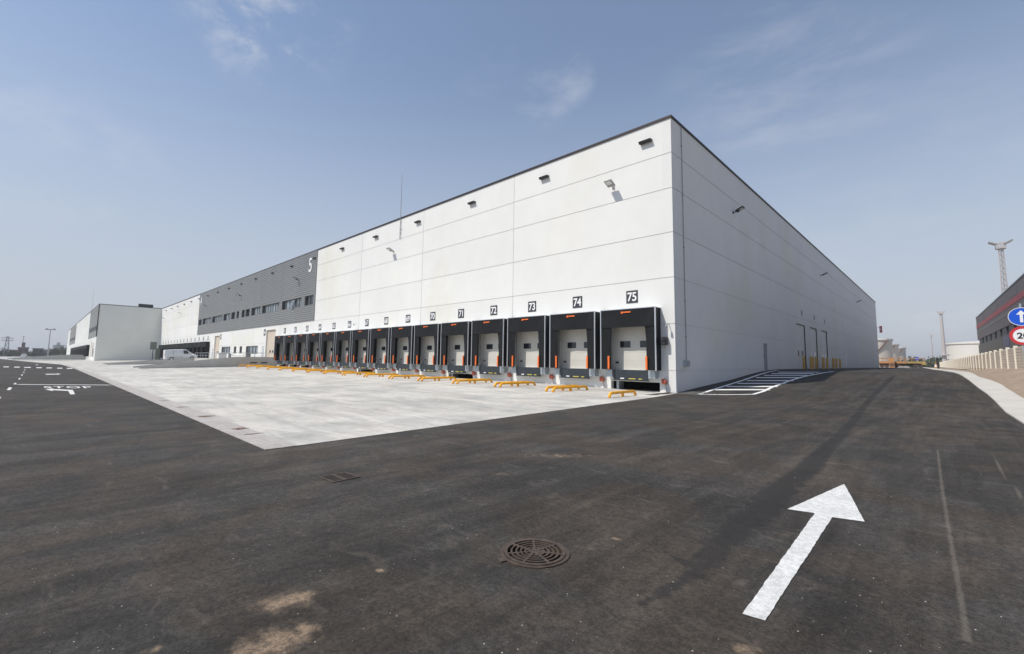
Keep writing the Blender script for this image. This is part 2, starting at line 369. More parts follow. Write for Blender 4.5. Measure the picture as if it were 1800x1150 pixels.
# ------------------------------------------------------------------ ground sheets
def frange(a, b, s):
    n = max(1, round((b-a)/s)); return [a+(b-a)*i/n for i in range(n+1)]
def sheet(name, xs, ys, dz, m_, clip=None, warp=None):
    mb = MB(); nx = len(xs)
    for y in ys:
        for x in xs:
            X_, Y_ = warp(x, y) if warp else (x, y)
            mb.v.append((X_, Y_, gz(X_, Y_)+dz))
    for j in range(len(ys)-1):
        for i in range(nx-1):
            if clip and not clip((xs[i]+xs[i+1])/2, (ys[j]+ys[j+1])/2): continue
            mb.f.append((j*nx+i, j*nx+i+1, (j+1)*nx+i+1, (j+1)*nx+i)); mb.m.append(0)
    o = mb.build(name, m_); o['kind'] = 'structure'; return o
KYS = [a for a, b in RY]
gx = sorted(set([-4000, -2000, -1000, -600, -400, -300] + frange(-250, -60, 10) + frange(-60, -1, 3) + [-.7, -.6, 0] + frange(0, 12, 2) + frange(12.2, 14, .3) + [16, 20, 30, 60, 120, 300, 800, 2000, 4000]))
gy = sorted(set([-3000, -1000, -400, -150, -60, -30, -24, -22, -20] + frange(-20, 0, 2) + [.5, .6] + KYS + [25, 30, 50, 60, 80, 130, 180, 400, 800, 1500, 4000]))
sheet('ground', gx, gy, -.06, EARTH)

# asphalt: right edge follows the pale kerb, left part narrows with the yard border
KL = [(-60, 12.4), (-23, 12.0), (-3.5, 11.73), (0, 11.61), (5.4, 11.49), (13, 11.04), (18, 10.7), (36, 9.96), (55, 9.02), (100, 7.6), (210, 3.5)]
KR = [(-60, 13.7), (-23, 13.0), (4, 12.38), (10.8, 12.13), (14.2, 11.51), (38.5, 10.69), (55, 9.9), (100, 8.6), (210, 4.6)]
YL = [(-400, -44), (-300, -38), (-210, -32), (-130, -24.6), (-94, -20.6), (-63, -20.2), (4, -20.2)]     # border of yard and road
def yb(x): return lerp(YL, x)
MHC = px(940, 969.5); GRC = px(597, 838)
ax = sorted(set(frange(9.95, 10.35, .0125)+frange(GRC[0]-.25, GRC[0]+.25, .05)+[-1500, -700] + frange(-400, -60, 20) + frange(-60, -8, 2) + frange(-8, 5, .25) + frange(5, 11.2, .05) + frange(11.2, 12.3, .2) + frange(12.3, 16, .6)))
ay = sorted(set([-400, -150, -60] + frange(-60, -24, 3) + frange(-24, -15.5, .05) + frange(-15.5, 0, .25) + frange(0, 24, .5) + KYS + frange(24, 60, 4) + [70, 85, 130, 210]))
def aclip(x, y):
    if y > 0 and x < -.3: return False
    if y > -19.9 and x < -9: return False
    if math.hypot(x-MHC[0], y-MHC[1]) < .242: return False
    if abs(x-GRC[0]) < .165 and abs(y-GRC[1]) < .165: return False
    return x < lerp(KL, y)+3
def awarp(x, y):
    if x > 11.2: return (min(x, lerp(KL, y)) if x > 11.3 else min(x, lerp(KL, y)), y)
    if x > 3: return (min(x, lerp(KL, y)), y)
    return (x, y)
asph = sheet('asphalt_road', ax, [y for y in ay if y >= -24] and ay, -.012, ASPH, lambda x, y: aclip(x, y), awarp)
# stain fields
def pdist(p, poly):
    best = 1e9; bt = 0; tot = len(poly)-1
    for i in range(tot):
        a = poly[i]; b = poly[i+1]; ax_, ay_ = a[0], a[1]; dx, dy = b[0]-ax_, b[1]-ay_
        t = max(0, min(1, ((p[0]-ax_)*dx+(p[1]-ay_)*dy)/(dx*dx+dy*dy+1e-9)))
        d = math.hypot(p[0]-ax_-dx*t, p[1]-ay_-dy*t)
        wv = a[2]+(b[2]-a[2])*t
        if d/wv < best: best = d/wv
    return best
def P3(u, v, wd): p = hit(u, v); return (p.x, p.y, wd)
trail = [P3(1572, 660, 0.158), P3(1558, 672, 0.158), P3(1540, 690, 0.130), P3(1520, 712, 0.122), P3(1495, 745, 0.122), P3(1470, 772, 0.144), P3(1440, 800, 0.158), P3(1410, 832, 0.180), P3(1370, 862, 0.202), P3(1335, 895, 0.202), P3(1290, 935, 0.173), P3(1240, 985, 0.144), P3(1200, 1020, 0.094), P3(1130, 1060, 0.050)]
trib = [[P3(1235, 922, .015), P3(1265, 935, .04), P3(1290, 948, .06)], [P3(1240, 883, .012), P3(1290, 890, .03), P3(1345, 895, .07)], [P3(1285, 870, .01), P3(1340, 876, .03), P3(1380, 880, .06)], [P3(1320, 845, .01), P3(1370, 850, .03), P3(1410, 852, .05)], [P3(1150, 955, .015), P3(1180, 975, .035), P3(1215, 990, .05)]]
thin = [P3(1648, 790, 0.019), P3(1655, 850, 0.019), P3(1668, 930, 0.019), P3(1680, 1000, 0.019), P3(1694, 1080, 0.019), P3(1700, 1122, 0.026)]
thin2 = [P3(1740, 795, 0.019), P3(1770, 840, 0.019), P3(1800, 878, 0.019)]
thin3 = [P3(1650, 840, 0.019), P3(1646, 900, 0.019), P3(1640, 960, 0.019)]
sands = [(500, 1055, .125, .06, 20), (540, 1042, .05, .025, 20), (490, 1122, .15, .075, 15), (430, 1143, .07, .04, 10), (535, 1098, .03, .02, 10), (905, 1030, .035, .008, 20), (955, 1018, .02, .006, 30), (1315, 1140, .05, .025, 10), (268, 1138, .05, .02, 0), (668, 1000, .03, .02, 0), (985, 800, .55, .12, 0), (880, 832, .10, .05, 0), (1085, 945, .08, .01, -20), (800, 755, .45, .06, 0), (735, 765, .35, .05, 0), (1650, 792, .30, .05, 0)]
sc = []
for (u, v, a, b, ang) in sands:
    p = px(u, v); k_ = 1.0 if v > 850 else .62
    r2 = Vector((RT.x, RT.y)).normalized(); r2.rotate(Matrix.Rotation(R_(ang), 2)) if ang else None
    sc.append((p.x, p.y, a*1.15, b*1.9, r2.x, r2.y, k_))
nv = len(asph.data.vertices)
dark = [0.0]*nv; sand = [0.0]*nv; line = [0.0]*nv
for i, v in enumerate(asph.data.vertices):
    x, y = v.co.x, v.co.y
    if -3 < x < 12.5 and -23 < y < 30:
        for tl in [trail]+trib:
            d = pdist((x, y), tl)
            if d < 2: dark[i] = max(dark[i], (1-.5*d)*min(1, max(.78, 1-(-17.5-y)*.09)))
        for tl in (thin, thin2):
            d = pdist((x, y), tl)
            if d < 2: line[i] = max(line[i], 1-.5*d)
        for (sx_, sy_, a, b, rx, ry, k_) in sc:
            dx, dy = x-sx_, y-sy_
            if abs(dx) > 2 or abs(dy) > 2: continue
            e = math.hypot((dx*rx+dy*ry)/a, (-dx*ry+dy*rx)/b)
            if e < 2: sand[i] = max(sand[i], k_*(1-.5*e))
for nm, arr in (('dark', dark), ('sand', sand), ('line', line)):
    at = asph.data.attributes.new(nm, 'FLOAT', 'POINT'); at.data.foreach_set('value', arr)
# yard slab
YRX = lambda y: .12 + (-y)*.072 if y > -20 else 1.55
def ywarp(x, y):
    # x in [-165, 1], y in [-20, 0]: right border leans, left border bends with the road
    t = (x+165)/166; X_ = -165 + t*(165+YRX(y))
    b = yb(X_)+.02; return (X_, (y/20.0)*(-b))
sheet('yard', sorted(set(frange(-165, -60, 5)+frange(-60, 1, 1.0))), frange(-20, 0, 1), -.0075, YARD, warp=ywarp)
# far yard strip beyond the wing, and kerb strip on the right
mb = MB()
for (x0, x1) in zip(frange(-400, -165, 20), frange(-400, -165, 20)[1:]):
    mb.face([(x0, yb(x0), gz(x0, yb(x0))+.004), (x1, yb(x1), gz(x1, yb(x1))+.004), (x1, -13.2, gz(x1, -13.2)+.004), (x0, -13.2, gz(x0, -13.2)+.004)])
mb.build('yard', SLABC)['kind'] = 'structure'
mb = MB(); ys = sorted(set(frange(-60, 0, 3)+KYS+frange(0, 60, 2)+[85, 130, 170, 210]))
ys = [y for y in ys if y <= 210]
for y0, y1 in zip(ys, ys[1:]):
    a0, b0, a1, b1 = lerp(KL, y0), lerp(KR, y0), lerp(KL, y1), lerp(KR, y1)
    zA, zB = gz(min(a0, 12), y0), gz(min(a1, 12), y1)
    mb.face([(a0, y0, zA+.03), (b0, y0, zA+.07), (b1, y1, zB+.07), (a1, y1, zB+.03)])
    mb.face([(a0, y0, zA-.05), (a0, y0, zA+.03), (a1, y1, zB+.03), (a1, y1, zB-.05)])
    mb.face([(b0, y0, zA+.07), (b0, y0, zA-.2), (b1, y1, zB-.2), (b1, y1, zB+.07)])
mb.build('kerb', KERBM)['kind'] = 'structure'
# drainage gutter along the yard border
GUT = mat('gutter_concrete', (.40, .370, .345), .85, noise=[(1.0, .12, 5, I1), (8, .10, 5, I1)], bump=(20, .3, .01))
RUSTC = mat('rust_stained_concrete', (.17, .10, .075), .9, noise=[(9, .4, 5, I1)])
mb = MB(); x = 1.54
while x > -90:
    x0 = x-2.97
    a, b = yb(x0), yb(x)
    mb.face([(x0, a-.03, -.002), (x, b-.03, -.002), (x, b+.26, -.003), (x0, a+.26, -.003)])
    mb.face([(x0, a+.275, -.003), (x, b+.275, -.003), (x, b+.5, .000), (x0, a+.5, .000)])
    mb.face([(x0, a-.03, -.06), (x, b-.03, -.06), (x, b-.03, -.002), (x0, a-.03, -.002)])
    x = x0-.03
mb.build('gutter', GUT)['kind'] = 'structure'
mb = MB()
for (x, w_) in ((-1.3, .35), (-4.2, .30), (-7.3, .12), (-10.2, .08), (-.35, .08)):
    pts = []
    for k in range(10):
        a = 2*math.pi*k/10; rr = 1 + rnd.uniform(-.35, .3)
        pts.append((x+math.cos(a)*w_*.5*rr, -19.85+math.sin(a)*.18*rr, .004))
    mb.face(pts)
mb.build('gutter_stain', RUSTC)['kind'] = 'structure'
# pale worn corner between yard and asphalt close to the building (gravel)
# ------------------------------------------------------------------ road markings
def poly_mark(name, pts, m_, label=None, cat=None, lift=.006, group=None, parent=None, sub=1):
    mb = MB(); pts = [Vector((p[0], p[1], gz(p[0], p[1])-.012+lift)) for p in pts]; mb.face(pts)
    return mb.build(name, m_)
def strip(mb, path, wd, lift=.006, nrm=None):
    for (a, b) in zip(path, path[1:]):
        a = Vector(a[:2]); b = Vector(b[:2]); L_ = (b-a).length; n = max(1, int(L_/.5)); t = (b-a).normalized(); nn = Vector((-t.y, t.x)) if nrm is None else Vector(nrm)
        for i in range(n):
            p = a+(b-a)*(i/n); q = a+(b-a)*((i+1)/n)
            c = [p-nn*wd/2, q-nn*wd/2, q+nn*wd/2, p+nn*wd/2]
            mb.face([(k.x, k.y, gz(k.x, k.y)-.012+lift) for k in c])
mb = MB(); A = [(1305, 1077), (1345, 1089), (1463, 908), (1520, 916), (1484, 850), (1384, 894), (1432, 901)]
P_ = [px(u, v) for u, v in A]
# irregular painted edge of the big arrow
def rough_poly(P_, step=.05, amp=.006):
    o_ = []
    for a, b in zip(P_, P_[1:]+P_[:1]):
        n = max(1, int((b-a).length/step)); t = (b-a).normalized(); nn = Vector((-t.y, t.x, 0))
        for i in range(n): o_.append(a+(b-a)*(i/n)+nn*rnd.uniform(-amp, amp)*(i > 0)*.5)
    return o_
mb.face([(p.x, p.y, -.006) for p in rough_poly(P_)])
o = mb.build('painted_arrow', PAINT); o['kind'] = 'structure'
# ghost line near the arrow's left edge
mb = MB()
strip(mb, [(1.20, -.15), (1.0, 3.6), (.72, 8.9), (.6, 14), (.62, 17.3)], .18)
strip(mb, [(1.20, -.15), (2.4, .45), (3.35, 1.15), (3.42, 2.6), (3.28, 4.6), (3.2, 8.8), (3.4, 11.4), (4.0, 15.4), (4.3, 17.0)], .18)
for (v, u0, u1) in [(685, 1256, 1352), (679.4, 1277, 1366), (674, 1296, 1380), (669, 1313, 1394), (663.8, 1329, 1407), (659.8, 1343, 1420), (656.6, 1356, 1430), (654.2, 1368, 1440)]:
    a = hit(u0, v); b = hit(u1, v)
    strip(mb, [(a.x, a.y), (b.x, b.y)], .52, lift=.007)
mb.build('hatched_marking', PAINTF)['kind'] = 'structure'
mb = MB()
def pquad(us, vs, m=0): mb.face([(*px(u, v)[:2], -.006) for u, v in zip(us, vs)], m)
Z8 = lambda x, y: (x/8.217, 560+y/8.217)
def pz(pts):
    q = [px(*Z8(x, y)) for x, y in pts]; mb.face([(p.x, p.y, -.006) for p in q])
strip(mb, [(-25.6, -23.85), (-22.6, -20.3)], .38)
mb.face([(*px(u, v)[:2], -.004) for u, v in [(79.7, 684.7), (93.1, 682.6), (93.1, 687.3)]])
mb.face([(*px(u, v)[:2], -.004) for u, v in [(93.1, 683.8), (127.8, 685.3), (119.9, 687.2), (93.1, 685.8)]])
mb.face([(*px(u, v)[:2], -.004) for u, v in [(127.8, 685.3), (132, 692.9), (123.5, 693.3), (119.9, 687.2)]])
for x0, x1, y in [(50, 130, 697), (205, 285, 701), (370, 445, 705), (525, 603, 709), (672, 752, 712), (825, 900, 716), (965, 1047, 719)]:
    pz([(x0, y-5), (x1, y-5), (x1, y+7), (x0, y+7)])
pz([(95, 1030), (145, 1034), (178, 996), (130, 992)]); pz([(190, 945), (215, 950), (245, 932), (222, 928)]); pz([(260, 875), (285, 880), (302, 862), (280, 858)])
pz([(300, 820), (322, 824), (335, 810), (315, 806)]); pz([(332, 780), (345, 784), (358, 770), (343, 768)]); pz([(345, 745), (358, 748), (370, 738), (357, 735)]); pz([(350, 712), (375, 712), (372, 700), (348, 700)])
pz([(-10, 1150), (10, 1150), (18, 1130), (0, 1130)])
pz([(660, 799), (820, 798), (820, 808), (660, 810)]); pz([(820, 792), (880, 801), (825, 812)]); pz([(515, 665), (555, 666), (550, 672), (515, 672)])
mb.build('road_markings', PAINT)['kind'] = 'structure'
me = text_mesh('STOP', 1.0, .02, 0, 'LEFT', 1.15)
xs = [v.co.x for v in me.vertices]; ys_ = [v.co.y for v in me.vertices]
bl, rv, uv = Vector((-21.0, -22.86, 0)), Vector((1.12, 1.67, 0)), Vector((-2.0, 0, 0))
for v in me.vertices:
    q = bl + rv*((v.co.x-min(xs))/(max(xs)-min(xs))) + uv*((v.co.y-min(ys_))/(max(ys_)-min(ys_))); v.co = (q.x, q.y, -.005)
me.materials.clear(); me.materials.append(PAINT); o = bpy.data.objects.new('stop_lettering', me); COL.objects.link(o); o['kind'] = 'structure'

# ------------------------------------------------------------------ warehouse
H = 15.1
def wall_grid(mb, a0, a1, z0, z1, aj, zj, holes, put, jw=.014, skipz=None):
    """cells of a wall in (a, z); joints recessed; holes left open. put(a, z, depth)->point"""
    A_ = sorted(set([a0, a1] + [min(max(j+s, a0), a1) for j in aj for s in (-jw, jw)] + [min(max(h[i], a0), a1) for h in holes for i in (0, 1)]))
    Z_ = sorted(set([z0, z1] + [min(max(j+s, z0), z1) for j in zj for s in (-jw, jw)] + [min(max(h[i], z0), z1) for h in holes for i in (2, 3)]))
    for x0, x1 in zip(A_, A_[1:]):
        if x1-x0 < 1e-5: continue
        xm = (x0+x1)/2; inx = any(abs(xm-j) < jw for j in aj)
        run = None
        def flush(r):
            if r: mb.face([put(x0, r[0], r[2]), put(x1, r[0], r[2]), put(x1, r[1], r[2]), put(x0, r[1], r[2])], r[3])
        for zz0, zz1 in zip(Z_, Z_[1:]):
            if zz1-zz0 < 1e-5: continue
            zm = (zz0+zz1)/2
            if any(h[0] < xm < h[1] and h[2] < zm < h[3] for h in holes): flush(run); run = None; continue
            j = inx or any(abs(zm-k) < jw for k in zj)
            dd, mm = (.015, 1) if j else (0, 0)
            if run and run[3] == mm: run = (run[0], zz1, dd, mm)
            else: flush(run); run = (zz0, zz1, dd, mm)
        flush(run)
def reveals(mb, holes, put, dep=.3, m_=0):
    for (a0, a1, z0, z1) in holes:
        for (p, q) in (((a0, z0), (a0, z1)), ((a0, z1), (a1, z1)), ((a1, z1), (a1, z0)), ((a1, z0), (a0, z0))):
            mb.face([put(*p, 0), put(*q, 0), put(*q, dep), put(*p, dep)], m_)
ware = empty('warehouse', (0, 0, 0), 'long white warehouse with ribbed grey office band and a row of black docks', 'warehouse')
CX = [-2.46-3.785*k for k in range(15)]            # docks 75..61
CX2 = [-96.99-3.72*k for k in range(14)]           # docks 58..45
ZJ = [1.187, 3.667, 6.179, 8.647, 11.119, 13.115]
pit = {75, 71, 67}; deep = {61, 62, 63}
fh = []                                            # holes in the front wall
for k, c in enumerate(CX):
    n = 75-k; fh.append((c-1.42, c+1.42, 1.17, 3.95))
    if n in pit: fh.append((c-1.44, c+1.56, .02, .52))
    elif n in deep: fh.append((c-1.3, c+1.3, .45, 1.1))
for c in CX2: fh.append((c-1.42, c+1.42, 1.17, 3.95))
gates = [(-62.9, -59.0, 1.2, 5.65), (-91.9, -88.3, 1.2, 5.6)]
fh += gates
gw = [(-86.6, -80.9, 2.18, 3.42), (-78.9, -77.4, 2.2, 3.4), (-75.6, -74.2, 2.2, 3.4), (-72.2, -66.3, 2.12, 3.38)]
gd = [(-81.9, -80.0, 1.2, 2.17), (-72.1, -69.5, 1.2, 2.11)]
fh += gw + gd
putF = lambda a, z, d: (a, d, z)
mb = MB()
wall_grid(mb, -45.95, -.0, -.6, H, [-11.9, -23.2, -34.5], ZJ, fh, putF)
wall_grid(mb, -106.1, -45.95, -.6, 6.30, [-57.3, -68.7, -80.1, -91.5], [3.667], fh, putF)
wall_grid(mb, -151.5, -106.1, -.6, H, [-117.5, -128.8, -140.1], ZJ, fh, putF)
reveals(mb, fh, putF)
mb.build('front_wall', [WHITE, JOINT], ware)
side_doors = [(27.3, 31.0, 1.15, 5.58), (33.4, 36.9, 1.15, 5.60), (39.5, 42.9, 1.15, 5.62)]
pdoor = [(16.0, 17.1, 1.12, 3.21)]
mb = MB(); putS = lambda a, z, d: (-d, a, z)
wall_grid(mb, 0, 100.7, -.6, H, [], ZJ, side_doors+pdoor, putS)
reveals(mb, side_doors+pdoor, putS)
mb.face([(0, 100.7, -.6), (-151.5, 100.7, -.6), (-151.5, 100.7, H), (0, 100.7, H)])
mb.face([(-151.5, 100.7, -.6), (-151.5, 0, -.6), (-151.5, 0, H), (-151.5, 100.7, H)])
mb.build('side_wall', [WHITE, JOINT], ware)
mb = MB(); mb.box(-151.4, -.35, .35, 100.4, H-.5, H-.3); mb.build('roof', GREYD, ware)
mb = MB()
for (a, b, c, d) in ((-151.5, .06, -.06, .3), (-.3, .06, .3, 100.76), (-151.5, -.3, 100.4, 100.76)): mb.box(a, b, c, d, H, H+.13)
mb.build('roof_coping', COPE, ware)
# black backing sheets added behind the openings; colour stands for the dark interior
MB().box(-151.3, -.75, .9, 1.0, -.5, 14.4).build('dark_backing', PIT_SHADE, ware); MB().box(-.7, -.62, 1.0, 60, -.5, 8).build('dark_backing', PIT_SHADE, ware)
# ribbed cladding with a row of windows
wins = [(-49.04, -46.38), (-56.98, -50.12), (-65.27, -58.05), (-70.4, -66.1), (-73.34, -71.35), (-75.49, -73.92), (-78.36, -77.06), (-81.5, -79.45), (-86.48, -82.3), (-94.5, -87.59), (-102.2, -95.34), (-105.67, -103.18)]
wholes = [(a, b, 8.28, 9.48) for a, b in wins]
mb = MB(); x0c, x1c = -106.1, -45.95; pitch_ = .262; z = 6.30; nrib = 0
prof = []
while z < H-.02:
    zt = min(z+pitch_, H)
    prof.append((z, zt)); z = zt
def clad_seg(a, b, za, zb, zs):
    # trapezoid rib between zs and zs+pitch, clipped
    pts = [(zs, -.035), (zs+.055, -.035), (zs+.085, -.075), (zs+.232, -.075), (zs+pitch_, -.035)]
    for (p, q) in zip(pts, pts[1:]):
        if q[0] <= za or p[0] >= zb: continue
        def at_(zz): t = (zz-p[0])/(q[0]-p[0]); return p[1]+(q[1]-p[1])*t
        zl, zh = max(p[0], za), min(q[0], zb)
        mb.face([(a, at_(zl), zl), (b, at_(zl), zl), (b, at_(zh), zh), (a, at_(zh), zh)])
for (zs, zt) in prof:
    for (za, zb) in ((zs, min(zt, 8.28)), (max(zs, 8.28), min(zt, 9.48)), (max(zs, 9.48), zt)):
        if zb-za < 1e-4: continue
        if za >= 8.28-1e-6 and zb <= 9.48+1e-6:
            xs_ = [x0c]
            for a, b in sorted(wins): xs_ += [a, b]
            xs_.append(x1c)
            for i in range(0, len(xs_), 2): clad_seg(xs_[i], xs_[i+1], za, zb, zs)
        else: clad_seg(x0c, x1c, za, zb, zs)
reveals(mb, wholes, lambda a, z, d: (a, d-.06, z), .30)
mb.box(x0c, x1c, -.07, 0, 6.25, 6.30); mb.box(x1c, x1c+.05, -.09, 0, 6.25, H); mb.box(x0c-.05, x0c, -.09, 0, 6.25, H)
mb.build('grey_cladding', CLAD, ware)
def window(a, b, z0, z1, yy, n, blind_from=1, parent=ware, tilt=None):
    f = MB(); f.box(a, b, yy-.04, yy+.02, z0, z0+.05); f.box(a, b, yy-.04, yy+.02, z1-.05, z1); wd = (b-a)/n
    for i in range(n+1): xx = a+wd*i; xx = min(max(xx, a+.025), b-.025); f.box(xx-.025, xx+.025, yy-.04, yy+.02, z0+.05, z1-.05)
    fo = f.build('window', FRAME, parent)
    p = MB()
    for i in range(n):
        p.face([(a+wd*i, yy+.005, z0), (a+wd*(i+1), yy+.005, z0), (a+wd*(i+1), yy+.005, z1), (a+wd*i, yy+.005, z1)], 1 if i >= blind_from else 0)
    p.build('pane', [GLASS, BLIND], fo)
    if tilt is not None:
        xx = a+wd*tilt; t = MB(); M_ = Matrix.Translation((xx+.05, yy-.05, z1-.05)) @ Matrix.Rotation(R_(-22), 4, 'X')
        t.box(0, wd-.1, -.04, 0, -(z1-z0)+.1, 0, M=M_); t.build('open_sash', BLIND, fo)
    return fo
for i, (a, b) in enumerate(wins):
    n = max(1, round((b-a)/1.1)); window(a, b, 8.28, 9.48, .16, n, 1 if n > 2 else 5, tilt=3 if i == 1 else None)
for (a, b, z0, z1), n in zip(gw, (4, 1, 1, 4)): window(a, b, z0, z1, .16, n, 1 if n > 1 else 5)
for (a, b, z0, z1) in gd:
    d = MB(); d.box(a, b, .12, .17, z0, z1); do = d.build('entrance_door', GLASS, ware)
# section gates of docks 59 and 60
for (a, b, z0, z1), lab in zip(gates, ('beige sectional gate beside the sign 60', 'beige sectional gate beside the sign 59')):
    d = MB(); zz = z0
    while zz < z1-.01: d.box(a, b, .20, .24, zz+.008, min(zz+.6, z1)); zz += .6
    d.box(a, b, .235, .25, z0, z1); do = d.build('gate', BEIGE, ware); do['label'] = lab
    for w0 in (1.2, 2.3): MB().box(a+w0, a+w0+.6, .188, .202, 2.3, 2.65).build('window', GLASS, do)
for (a, b) in ((-64.4, -63.5), (-93.1, -92.3)):
    d = MB(); d.box(a, b, -.03, .0, 1.2, 3.3); d.build('service_door', mat('pale_grey_door', (.55, .57, .58), .5), ware)
# dock doors and levellers
def dock(c, n, lod):
    d = MB(); zz = 1.17
    while zz < 3.94:
        d.box(c-1.42, c+1.42, .15, .2, zz+.006, min(zz+.50, 3.95)); zz += .5
    d.box(c-1.42, c+1.42, .195, .21, 1.17, 3.95)
    do = d.build('dock_door', DOORM, ware)
    for w0 in (-.90, .36): MB().box(c+w0, c+w0+.66, .135, .152, 2.43, 2.80).build('window', GLASS, do)
    if lod:
        q = MB(); q.box(c-1.18, c-1.0, .10, .152, 1.52, 1.62); q.build('handle', FRAME, do)
        [MB().box(c+w0, c+w0+.06, -.02, .15, 1.17, 3.95).build('door_track', GREYT, do) for w0 in (-1.42, 1.36)]
    l_ = MB(); l_.box(c-1.06, c+1.06, -.36, -.30, .62, 1.17); l_.box(c-1.02, c+1.02, -.30, 0, 1.05, 1.16); l_.box(c-1.1, c+1.1, -.40, -.30, .58, .62)
    lo = l_.build('dock_leveller', STEEL, ware)
    if lod:
        q = MB(); q.box(c-.62, c-.38, -.366, -.36, .66, .72); q.build('white_label', SIGNW, lo)
        [MB().box(c+w0, c+w1, -.366, -.36, .66, .71).build('yellow_label', LBY, lo) for w0, w1 in ((-.10, .32), (.50, .72))]
    [MB().box(c+w0, c+w0+.4, -.40, 0, .74, 1.17).build('bumper', GALV, ware) for w0 in (-1.52, 1.10)]
    if n in pit:
        s_ = MB(); s_.box(c-1.1, c-.95, .05, .6, .02, .52); s_.build('pit_post', GALV, ware)
for k, c in enumerate(CX): dock(c, 75-k, True)
for k, c in enumerate(CX2): dock(c, 58-k, False)
# three side doors + personnel door on the shaded wall
for i, (a, b, z0, z1) in enumerate(side_doors):
    d = MB(); zz = z0
    while zz < z1-.01: d.box(-.14, -.10, a, b, zz+.008, min(zz+.6, z1)); zz += .6
    d.box(-.16, -.135, a, b, z0, z1); do = d.build('roller_door', GREYD, ware); do['label'] = ['nearest', 'middle', 'farthest'][i]+' roller door in the shaded wall'
    [MB().box(-.1, -.088, w0, w0+.75, 2.45, 2.95).build('window', GLASS, do) for w0 in (a+.3, b-1.5)]
    q = MB(); q.box(-.1, -.02, b-.06, b, z0, z1); q.box(-.1, -.02, a, b-.06, z1-.07, z1); q.build('door_track', FRAME, do)
d = MB(); d.box(-.12, -.05, 16.0, 17.1, 1.13, 3.2); do = d.build('personnel_door', mat('door_blue_grey', (.30, .31, .35), .5), ware)
q = MB(); q.box(-.05, -.0, 16.1, 16.25, 2.1, 2.2); q.build('handle', FRAME, do)
# conduit and cabinet at the corner
mb = MB(); mb.tube([(.04, 1.29, 15.1), (.04, 1.29, 1.74)], .022, 6)
for zz in (13.9, 11, 8, 5, 3): mb.box(0, .06, 1.24, 1.34, zz, zz+.05)
mb.build('conduit', LAMPG, ware)
mb = MB(); mb.box(.0, .16, .90, 1.46, 1.40, 1.74); mb.box(.16, .175, .93, 1.17, 1.43, 1.71); mb.box(.16, .175, 1.19, 1.43, 1.43, 1.71); mb.build('electrical_cabinet', GALV, ware, bevel=.008)
# roof-water spouts
xv = -1.46
while xv > -150:
    o = MB().prism([(-.20, 14.07), (-.0, 14.10), (-.0, 14.24), (-.27, 14.20)], xv-.36, xv+.36, 'x').build('roof_spout', LAMPD, ware)
    xv -= 7.52
# building number 5 and 4 on the cladding
text_obj('building_number', '5', 2.55, SIGNW, Matrix.Translation((-47.75, -.105, 13.45)) @ FRONT, ware, bold=.02, ext=.02, sx=.86)
text_obj('building_number', '4', 2.55, SIGNW, Matrix.Translation((-104.7, -.105, 13.45)) @ FRONT, ware, bold=.02, ext=.02, sx=.86)
# concealed office plinth rows etc.
# lightning rod
rod = empty('lightning_rod', (-26.95, 0, 13.3), 'thin tall lightning rod rising above the roof edge of the white facade', 'lightning rod')
MB().tube([(0, -.09, -.2), (0, -.09, 3.2), (0, -.09, 6.3)], [.035, .03, .012], 6).build('mast', LAMPG, rod)
mb = MB(); mb.box(-.04, .04, -.13, 0, .35, .42); mb.box(-.04, .04, -.13, 0, 1.4, 1.47); mb.box(-.2, .2, -.1, -.07, .8, .84); mb.build('bracket', GALV, rod)

# ------------------------------------------------------------------ number signs
def num_sign(n, x, z, w_=.72, h_=.72, lab=None):
    o = empty('number_sign', (x, -.0, z), lab or f'dark square sign with white number {n} on the white facade', 'sign', 'dock number signs on the facade')
    MB().box(-w_/2, w_/2, -.02, 0, -h_/2, h_/2).build('board', SIGND, o)
    text_obj('numeral', str(n), .70, SIGNW, Matrix.Translation((0, -.023, 0)) @ FRONT, o, bold=.012, ext=.002, sx=.90, space=.95)
for k, c in enumerate(CX): num_sign(75-k, c-.02, 5.31, lab=f'dark sign reading {75-k}, {ORD[k]} number sign from the building corner')
for k, c in enumerate(CX2): num_sign(58-k, c, 5.31, lab=f'tiny dark number sign over the far dock row, {ORD[k]} from the farther beige gate')
num_sign(60, -63.6, 5.35, .75, .95, 'dark sign with number 60 left of the beige gate near the dock row')
num_sign(59, -87.6, 5.35, .75, .95, 'dark sign with number 59 right of the farther beige gate')

